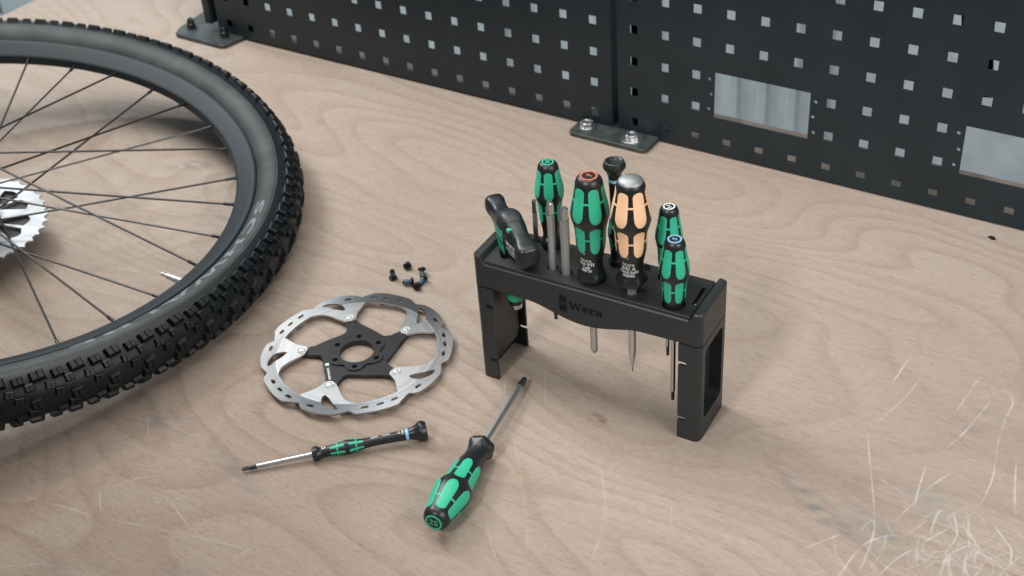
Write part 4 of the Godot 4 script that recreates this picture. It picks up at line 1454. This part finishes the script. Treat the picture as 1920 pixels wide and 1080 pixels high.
	var side := func(s: float, y: float) -> Vector3:
		var q: Vector3 = at_s.call(s)
		var k := clampf((y - q.x) / q.y, -0.97, 0.97)
		var d := signf(k) * pow(absf(k), 1.0 / 0.60)
		return Vector3(s, y, q.z * pow(1.0 - d * d, 0.30) * thin.call(s, d) + 0.15) * 0.001
	for row in [[13.0, 24.5], [0.8, 11.6]]:
		for k in 4:
			var s0 := -8.0 + 4.6 * k
			strip(mb, side, s0, s0 + 2.5, row[0], row[1])
			if k < 3: strip(mb, side, s0 + 2.5, s0 + 4.6, (row[0] + row[1]) / 2 - 0.7, (row[0] + row[1]) / 2 + 0.7)
	part("emblem", mb.build(60), M.green_grip, body)
	mb = MB.new()
	for l in [["Wera", 15.2, 4.0], ["416 RA", 10.4, 3.0], ["023461", 6.6, 2.2]]:
		mb.add(bend(letters(l[0], l[2] * 0.001, false, 0.00004), func(p: Vector3) -> Vector3: return side.call(21.0 + p.x * 1000.0, l[1] + p.y * 1000.0) + Vector3(0, 0, p.z)), Transform3D())
	part("handle_print", mb.build(), M.white_print, body)
	# drive shaft and quick-release chuck under the deck
	mb = MB.new()
	lathe(mb, [Vector2(0.0052, -0.046), Vector2(0.0052, -0.005), Vector2(0, -0.005)], 24)
	part("drive_shaft", mb.build(), M.black_steel, o)
	mb = MB.new()
	lathe(mb, [Vector2(0.0064, -0.0535), Vector2(0.0074, -0.0518), Vector2(0.0076, -0.0470), Vector2(0.0074, -0.0445), Vector2(0.005, -0.044)], 32)
	part("chuck_sleeve", mb.build(), M.green_grip, o)
	mb = MB.new()
	lathe(mb, [Vector2(0.0060, -0.0578), Vector2(0.0064, -0.0535)], 32)
	part("rubber_ring", mb.build(), M.black_rubber, o)
	mb = MB.new()
	lathe(mb, [Vector2(0.0028, -0.0600), Vector2(0.0030, -0.0628), Vector2(0.0046, -0.0630), Vector2(0.0052, -0.0622), Vector2(0.0056, -0.0578)], 32)
	part("chuck_nose", mb.build(), M.satin_steel, o)

func strip(mb: MB, side: Callable, s0: float, s1: float, y0: float, y1: float) -> void:
	for i in 5:
		var a := lerpf(y0, y1, i / 5.0)
		var b := lerpf(y0, y1, (i + 1) / 5.0)
		mb.quad(side.call(s0, a), side.call(s1, a), side.call(s1, b), side.call(s0, b))

# ------------------------------------------------------------------ rack
func rack() -> void:
	var root := thing("tool_rack", "black plastic bench rack with screwdrivers standing in its holes", "tool rack", rack_t)
	var W := 0.1034
	var D := 0.0272
	var top := func(x: float) -> float: return lerpf(0.1238, 0.1312, smoothstep(0.0915, 0.0965, absf(x)))
	var low := func(x: float, front: bool) -> float:
		var y := 0.1004
		if front: y -= 0.0095 * pow(maxf(0.0, cos(clampf(x / 0.050, -1, 1) * PI / 2)), 1.6) + 0.0012 * smoothstep(0.085, 0.03, absf(x))
		return y
	# plan outline walked from the rear left round the front
	var pts := []   # [x, z]
	var R := 0.0052
	var walk := func(from: Vector2, to: Vector2, n: int) -> void:
		for i in n: pts.push_back(from.lerp(to, float(i) / n))
	var arc := func(c: Vector2, a0: float, a1: float) -> void:
		for i in 7: pts.push_back(c + R * Vector2(cos(lerpf(a0, a1, i / 7.0)), sin(lerpf(a0, a1, i / 7.0))))
	walk.call(Vector2(-W + R, D), Vector2(W - R, D), 90)
	arc.call(Vector2(W - R, D - R), PI / 2, 0)
	walk.call(Vector2(W, D - R), Vector2(W, -D + R), 8)
	arc.call(Vector2(W - R, -D + R), 0, -PI / 2)
	walk.call(Vector2(W - R, -D), Vector2(-W + R, -D), 90)
	arc.call(Vector2(-W + R, -D + R), -PI / 2, -PI)
	walk.call(Vector2(-W, -D + R), Vector2(-W, D - R), 8)
	arc.call(Vector2(-W + R, D - R), PI, PI / 2)
	var n := pts.size()
	var inset := func(p: Vector2, d: float) -> Vector2:
		var c := Vector2(clampf(p.x, -W + R, W - R), clampf(p.y, -D + R, D - R))
		return p - (p - c).normalized() * d
	var mb := MB.new()
	var bev := 0.0010
	for i in n:
		var a: Vector2 = pts[i]; var b: Vector2 = pts[(i + 1) % n]
		var fa := a.y > D - R; var fb := b.y > D - R
		var ta: float = top.call(a.x); var tb: float = top.call(b.x)
		var la: float = low.call(a.x, fa); var lb: float = low.call(b.x, fb)
		var V := func(p: Vector2, y: float) -> Vector3: return Vector3(p.x, y, p.y)
		mb.quad(V.call(a, la), V.call(b, lb), V.call(b, tb - bev), V.call(a, ta - bev))
		var a1: Vector2 = inset.call(a, bev); var b1: Vector2 = inset.call(b, bev)
		mb.quad(V.call(a, ta - bev), V.call(b, tb - bev), V.call(b1, tb), V.call(a1, ta))
		var a3: Vector2 = inset.call(a, 0.003); var b3: Vector2 = inset.call(b, 0.003)
		mb.quad(V.call(a1, ta), V.call(b1, tb), V.call(b3, tb), V.call(a3, ta))          # rim
		mb.quad(V.call(a3, ta), V.call(b3, tb), V.call(b3, lb), V.call(a3, la))          # inner wall
		mb.quad(V.call(a3, la), V.call(b3, lb), V.call(b, lb), V.call(a, la))            # lower edge
	# end bars bridging front and rear rims
	for s in [-1.0, 1.0]:
		var xs := []
		for i in 13: xs.push_back(s * lerpf(0.0912, W - 0.0029, i / 12.0))
		for i in 12:
			var x0: float = xs[i]; var x1: float = xs[i + 1]
			var y0: float = top.call(x0); var y1: float = top.call(x1)
			mb.out_quad(Vector3(x0, y0, -D + 0.0028), Vector3(x1, y1, -D + 0.0028), Vector3(x1, y1, D - 0.0028), Vector3(x0, y0, D - 0.0028), Vector3(x0, 0, 0))
	var body := part("rack_body", mb.build(30), M.rack_plastic, root)
	# deck with its holes
	var holes := []
	for q in [[-0.0508, -0.0173, 0.0060], [0.0013, 0.0118, 0.0070], [0.0378, 0.0140, 0.0055], [0.0562, -0.0158, 0.0086], [0.0745, 0.0150, 0.0092], [0.0095, -0.0160, 0.0045], [-0.0668, -0.0189, 0.0034], [-0.0352, 0.0108, 0.0046], [-0.0215, 0.0126, 0.0053], [0.0335, -0.0185, 0.0052]]:
		holes.push_back(circle(Vector2(q[0], q[1]), q[2], 28))
	var el := PackedVector2Array()
	for p in round_rect(0, 0, 0.040, 0.022, 0.0109, 8): el.push_back(Vector2(-0.0830, 0.001).clamp(Vector2(-0.09, -1), Vector2(1, 1)) + p.rotated(deg_to_rad(39.0)) * Vector2(0.55, 0.95))
	holes.push_back(el)
	var slot := PackedVector2Array()
	for p in round_rect(0, 0, 0.0036, 0.024, 0.001, 3): slot.push_back(Vector2(0.0885, -0.002) + p.rotated(-0.04))
	holes.push_back(slot)
	var deck: MB = (await flat_plate(round_rect(0, 0, 0.186, 0.0512, 0.0015, 3), holes, 0.1215, DECK))
	part("deck", deck.build(25), M.deck_plastic, root)
	for q in [[0.0562, -0.0158, 0.0086, 0.0030], [0.0745, 0.0150, 0.0092, 0.0030]]:
		mb = MB.new()
		lathe(mb, [Vector2(q[3], 0.1035), Vector2(q[2] + 0.0010, 0.1035), Vector2(q[2] + 0.0010, 0.1216)], 32, null, Transform3D(Basis(), Vector3(q[0], 0, q[1])))
		lathe(mb, [Vector2(q[2] + 0.0001, 0.1216), Vector2(q[2] + 0.0001, 0.1050), Vector2(q[3], 0.1050)], 32, null, Transform3D(Basis(), Vector3(q[0], 0, q[1])))
		part("socket", mb.build(), M.deck_plastic, root)
	# soft edge of the deck that catches the light
	mb = MB.new()
	prism(mb, PackedVector2Array([Vector2(-0.0925, 0.0249), Vector2(0.0925, 0.0249), Vector2(0.0925, 0.0259), Vector2(-0.0925, 0.0259)]), 0.1216, DECK - 0.0001, 0.0004)
	part("deck_edge", mb.build(20), M.rack_plastic, root)
	# small rim plug beside the chisel driver
	mb = MB.new()
	lathe(mb, [Vector2(0.0062, DECK), Vector2(0.0062, DECK + 0.0005), Vector2(0.0052, DECK + 0.0006), Vector2(0.0052, DECK - 0.001)], 32, null, Transform3D(Basis(), Vector3(0.0335, 0, -0.0185)))
	part("hole_collar", mb.build(), M.rack_plastic, root)
	# moulded name and emblem on the front
	var nm := bend(letters("Wera", 0.0066, true, 0.0004, 1.22), func(p: Vector3) -> Vector3: return Vector3(0.0022 + p.x, 0.1034 + p.y, D - 0.0001 + p.z))
	part("moulded_name", nm.build(), M.mould_black, body)
	mb = MB.new()
	for row in 2:
		for k in 3:
			var x := -0.0205 + k * 0.0024
			var y := 0.1112 - row * 0.0088
			box(mb, Vector3(x, y, D + 0.0001), Vector3(0.00165, 0.0076, 0.0006), 0.0002)
			if k < 2: box(mb, Vector3(x + 0.0012, y - 0.0004, D + 0.0001), Vector3(0.0012, 0.0014, 0.0005), 0.0001)
	part("moulded_emblem", mb.build(), M.mould_black, body)
	mb = MB.new()
	tube(mb, Vector3(W - 0.0004, 0.1085, 0.002), Vector3(W + 0.0003, 0.1085, 0.002), 0.0011, 0.0009, 14)
	part("screw_dimple", mb.build(), M.black_steel, body)
	for s in [-1.0, 1.0]: await rack_leg(root, s)

func rack_leg(root: Node3D, s: float) -> void:
	var W := 0.1033
	var D := 0.0271
	var wide := 0.0165 if s < 0 else 0.0195
	var H := 0.0990
	# plan block, rounded on the outer corners
	var plan := PackedVector2Array()
	var R := 0.0050
	plan.push_back(Vector2(W - wide, D))
	for i in 6: plan.push_back(Vector2(W - R, D - R) + R * Vector2(sin(PI / 2 * i / 5), cos(PI / 2 * i / 5)))
	for i in 6: plan.push_back(Vector2(W - R, -D + R) + R * Vector2(cos(PI / 2 * i / 5), -sin(PI / 2 * i / 5)))
	plan.push_back(Vector2(W - wide, -D))
	var base := csg_poly(plan, H)
	base.rotation.x = PI / 2       # plan (x, y) -> (x, z); the extrusion runs along +Y... set below
	var cuts := []
	var cav := CSGBox3D.new()
	cav.size = Vector3(wide, 0.2, 2 * D - 0.0046)
	cav.position = Vector3(W - 0.0023 - wide / 2, H / 2, 0)
	cuts.push_back(cav)
	# housing of the outer recess, then the recess itself
	var yc := 0.0555
	var house := csg_poly(round_rect(0, 0, 0.0395, 0.0755, 0.0070, 4), 0.0110)
	house.set_meta("joins", true)
	house.operation = CSGShape3D.OPERATION_UNION
	house.rotation.y = PI / 2
	house.position = Vector3(W - 0.0010, yc, 0)
	cuts.push_back(house)
	var rec := csg_poly(round_rect(0, 0, 0.0365, 0.0725, 0.0060, 5), 0.0150)
	rec.rotation.y = PI / 2
	rec.position = Vector3(W + 0.0045, yc, 0)
	cuts.push_back(rec)
	for y in [0.0795, 0.0215]:
		for z in [1.0, -1.0]:
			var nb := csg_poly(PackedVector2Array([Vector2(-0.0085, 0.0019), Vector2(-0.001, 0.0019), Vector2(0.0008, 0.0012), Vector2(0.0014, 0.0), Vector2(0.0008, -0.0012), Vector2(-0.001, -0.0019), Vector2(-0.0052, -0.0019), Vector2(-0.0085, -0.0042)]), 0.02)
			nb.position = Vector3(W - wide + 0.0062, y, z * D + 0.01)
			cuts.push_back(nb)
	var mb: MB = await csg_bake(base, cuts)
	var o := MB.new()
	for i in range(0, mb.v.size(), 3):
		var q := [mb.v[i], mb.v[i + 1], mb.v[i + 2]]
		for k in 3: q[k] = Vector3(q[k].x * s, q[k].y, q[k].z)
		if s > 0: o.tri(q[0], q[1], q[2])
		else: o.tri(q[0], q[2], q[1])
	var leg := part("leg", o.build(30), M.rack_plastic, root)
	# stiffening ribs inside the foot
	for z in [-0.008, 0.010]:
		var rb := MB.new()
		for i in 8:
			var a0 := PI / 2 * i / 8; var a1 := PI / 2 * (i + 1) / 8
			var x0 := s * (W - 0.0125 + 0.0100 * sin(a0)); var x1 := s * (W - 0.0125 + 0.0100 * sin(a1))
			var y0 := 0.0185 - 0.0165 * (1 - cos(a0)); var y1 := 0.0185 - 0.0165 * (1 - cos(a1))
			box(rb, Vector3((x0 + x1) / 2, (y0 + y1) / 2, z), Vector3(absf(x1 - x0) + 0.0004, absf(y1 - y0) + 0.0006, 0.0008))
		part("foot_rib", rb.build(), M.rack_plastic, leg)

# ------------------------------------------------------------------ tools lying on the bench
func lying_tools() -> void:
	var butt := Vector3(0.1581, 0.0172, 0.6198)
	var tip := Vector3(0.1232, 0.0080, 0.4330)
	var d := (butt - tip).normalized()
	var foot := butt - d * 0.097
	# local +Y runs from the blade to the butt; +X looks up
	var x := (Vector3.UP - d * Vector3.UP.dot(d)).normalized()
	var o := thing("screwdriver", "green and black screwdriver marked 25 lying on the bench in the foreground", "screwdriver", Transform3D(Basis(x, d, x.cross(d)), foot))
	var h := kraft(o, 1.0, 1.0, deg_to_rad(14.0), M.green_grip)
	ring_and_number(h, 0.097, 0.0071, "25", M.green_grip, deg_to_rad(14.0) - PI / 2 - 0.12)
	var l := foot.distance_to(tip)
	shaft(o, 0.0031, 0.0, -l, "torx", M.satin_steel)
	butt = Vector3(0.0866, 0.0093, 0.5304)
	tip = Vector3(-0.0255, 0.0034, 0.6382)
	d = (butt - tip).normalized()
	foot = butt - d * 0.097
	x = (Vector3.UP - d * Vector3.UP.dot(d)).normalized()
	o = thing("precision_screwdriver", "slim black precision screwdriver with blue band lying in front of the brake disc", "screwdriver", Transform3D(Basis(x, d, x.cross(d)), foot))
	micro(o, deg_to_rad(-22.0))
	l = foot.distance_to(tip)
	shaft(o, 0.0021, 0.0, -l, "torx", M.satin_steel)
	# small print along the handle
	var mb := MB.new()
	var side := deg_to_rad(8.0)
	for w in [["Wera", 53.0, 1.9], ["118070", 62.5, 1.5]]:
		mb.add(bend(letters(w[0], w[2] * 0.001, false, 0.00004), func(p: Vector3) -> Vector3:
			var a := side - (p.y - 0.0008) / 0.0040
			var r := 0.00395 + 0.00012 + p.z + maxf(0.0, (w[1] - 60.0)) * 0.00004
			return Vector3(r * cos(a), w[1] * 0.001 + p.x, r * sin(a))), Transform3D())
	for w in [["HEX", 76.0, 1.9], ["1.5", 73.0, 1.7]]:
		mb.add(bend(letters(w[0], w[2] * 0.001, false, 0.00004), func(p: Vector3) -> Vector3:
			var a := side - 0.25 - p.x / 0.0046
			return Vector3((0.0049 + p.z) * cos(a), w[1] * 0.001 + p.y, (0.0049 + p.z) * sin(a))), Transform3D())
	mb.add(bend(letters("O", 0.0034, false, 0.00004), func(p: Vector3) -> Vector3:
		var a := side - p.x / 0.0045
		return Vector3((0.00465 + p.z) * cos(a), 0.0083 + p.y, (0.00465 + p.z) * sin(a))), Transform3D())
	part("handle_print", mb.build(), M.white_print, o)
	# a crumb of black plastic near the right-hand panel
	mb = MB.new()
	lathe(mb, [Vector2(0, 0), Vector2(0.0032, 0.0002), Vector2(0.0024, 0.0018), Vector2(0, 0.0024)], 7, func(a: float, _i: int) -> float: return 0.7 + 0.5 * absf(sin(a + 0.4)))
	var c := part("plastic_crumb", mb.build(10), M.bolt_black, self, Transform3D(Basis(Vector3.UP, 0.4).scaled(Vector3(1.3, 1, 0.8)), Vector3(0.412, 0.0001, 0.0255)))
	c.set_meta("label", "tiny black crumb of plastic on the bench below the right panel")
	c.set_meta("category", "crumb")

# ------------------------------------------------------------------ light, camera
func area(called: String, at: Vector3, to: Vector3, size: Vector2, energy: float, c: Color) -> void:
	var l := AreaLight3D.new()
	l.name = called
	l.area_size = size
	l.area_normalize_energy = true
	l.light_energy = energy
	l.light_color = c
	l.shadow_enabled = true
	add_child(l)
	l.look_at_from_position(at, to, Vector3.UP if absf((to - at).normalized().y) < 0.98 else Vector3.FORWARD)

func _ready() -> void:
	var cam := Camera3D.new()
	cam.name = "camera"
	cam.position = Vector3(0.6206, 0.7402, 1.1478)
	cam.rotation_order = EULER_ORDER_YXZ
	cam.rotation_degrees = Vector3(-36.0138, 35.1623, -4.5153)
	cam.fov = 25.1289
	cam.near = 0.02
	cam.far = 30.0
	var ca := CameraAttributesPhysical.new()
	ca.frustum_focal_length = 53.8
	ca.frustum_focus_distance = 1.04
	ca.exposure_aperture = 13.0
	cam.attributes = ca
	add_child(cam)
	cam.fov = 25.1289
	cam.current = true
	var env := Environment.new()
	env.background_mode = Environment.BG_COLOR
	env.background_color = Color(0.075, 0.084, 0.092).linear_to_srgb()
	env.tonemap_mode = Environment.TONE_MAPPER_LINEAR
	env.tonemap_exposure = 0.94
	env.sdfgi_enabled = true
	env.ssao_enabled = true
	env.ssil_enabled = true
	var we := WorldEnvironment.new()
	we.name = "surroundings_light"
	we.environment = env
	add_child(we)
	area("bench_lamp", Vector3(-0.38, 0.95, 0.34), Vector3(-0.42, 0.0, 0.18), Vector2(1.4, 0.50), 1.15, Color(1.0, 0.985, 0.97))
	area("ceiling_lamp_left", Vector3(-1.15, 1.35, 0.22), Vector3(-0.35, 0.0, 0.10), Vector2(0.6, 0.25), 0.95, Color(1.0, 0.985, 0.97))
	area("side_lamp_right", Vector3(1.40, 0.95, 0.70), Vector3(0.35, 0.08, 0.33), Vector2(0.8, 0.6), 1.5, Color(1.0, 0.99, 0.98))
	area("added_corner_light", Vector3(-2.2, 1.7, -0.20), Vector3(-2.5, -0.8, -0.75), Vector2(0.6, 0.3), 4.5, Color(0.95, 0.98, 1.0))  # added unseen light, only there to brighten the far left corner
	var spot := SpotLight3D.new()
	spot.name = "work_spotlight"
	spot.spot_range = 6.0
	spot.spot_attenuation = 2.0
	spot.spot_angle = 13.0
	spot.spot_angle_attenuation = 1.0
	spot.light_size = 0.16
	spot.light_energy = 3.1
	spot.light_color = Color(1.0, 0.985, 0.97)
	spot.shadow_enabled = true
	add_child(spot)
	spot.look_at_from_position(Vector3(0.12, 1.65, 2.0), Vector3(0.34, 0.06, 0.29))
	materials()
	surroundings()
	workbench()
	panels()
	await wheel()
	await rotor()
	rotor_bolts()
	await rack()
	rack_tools()
	lying_tools()
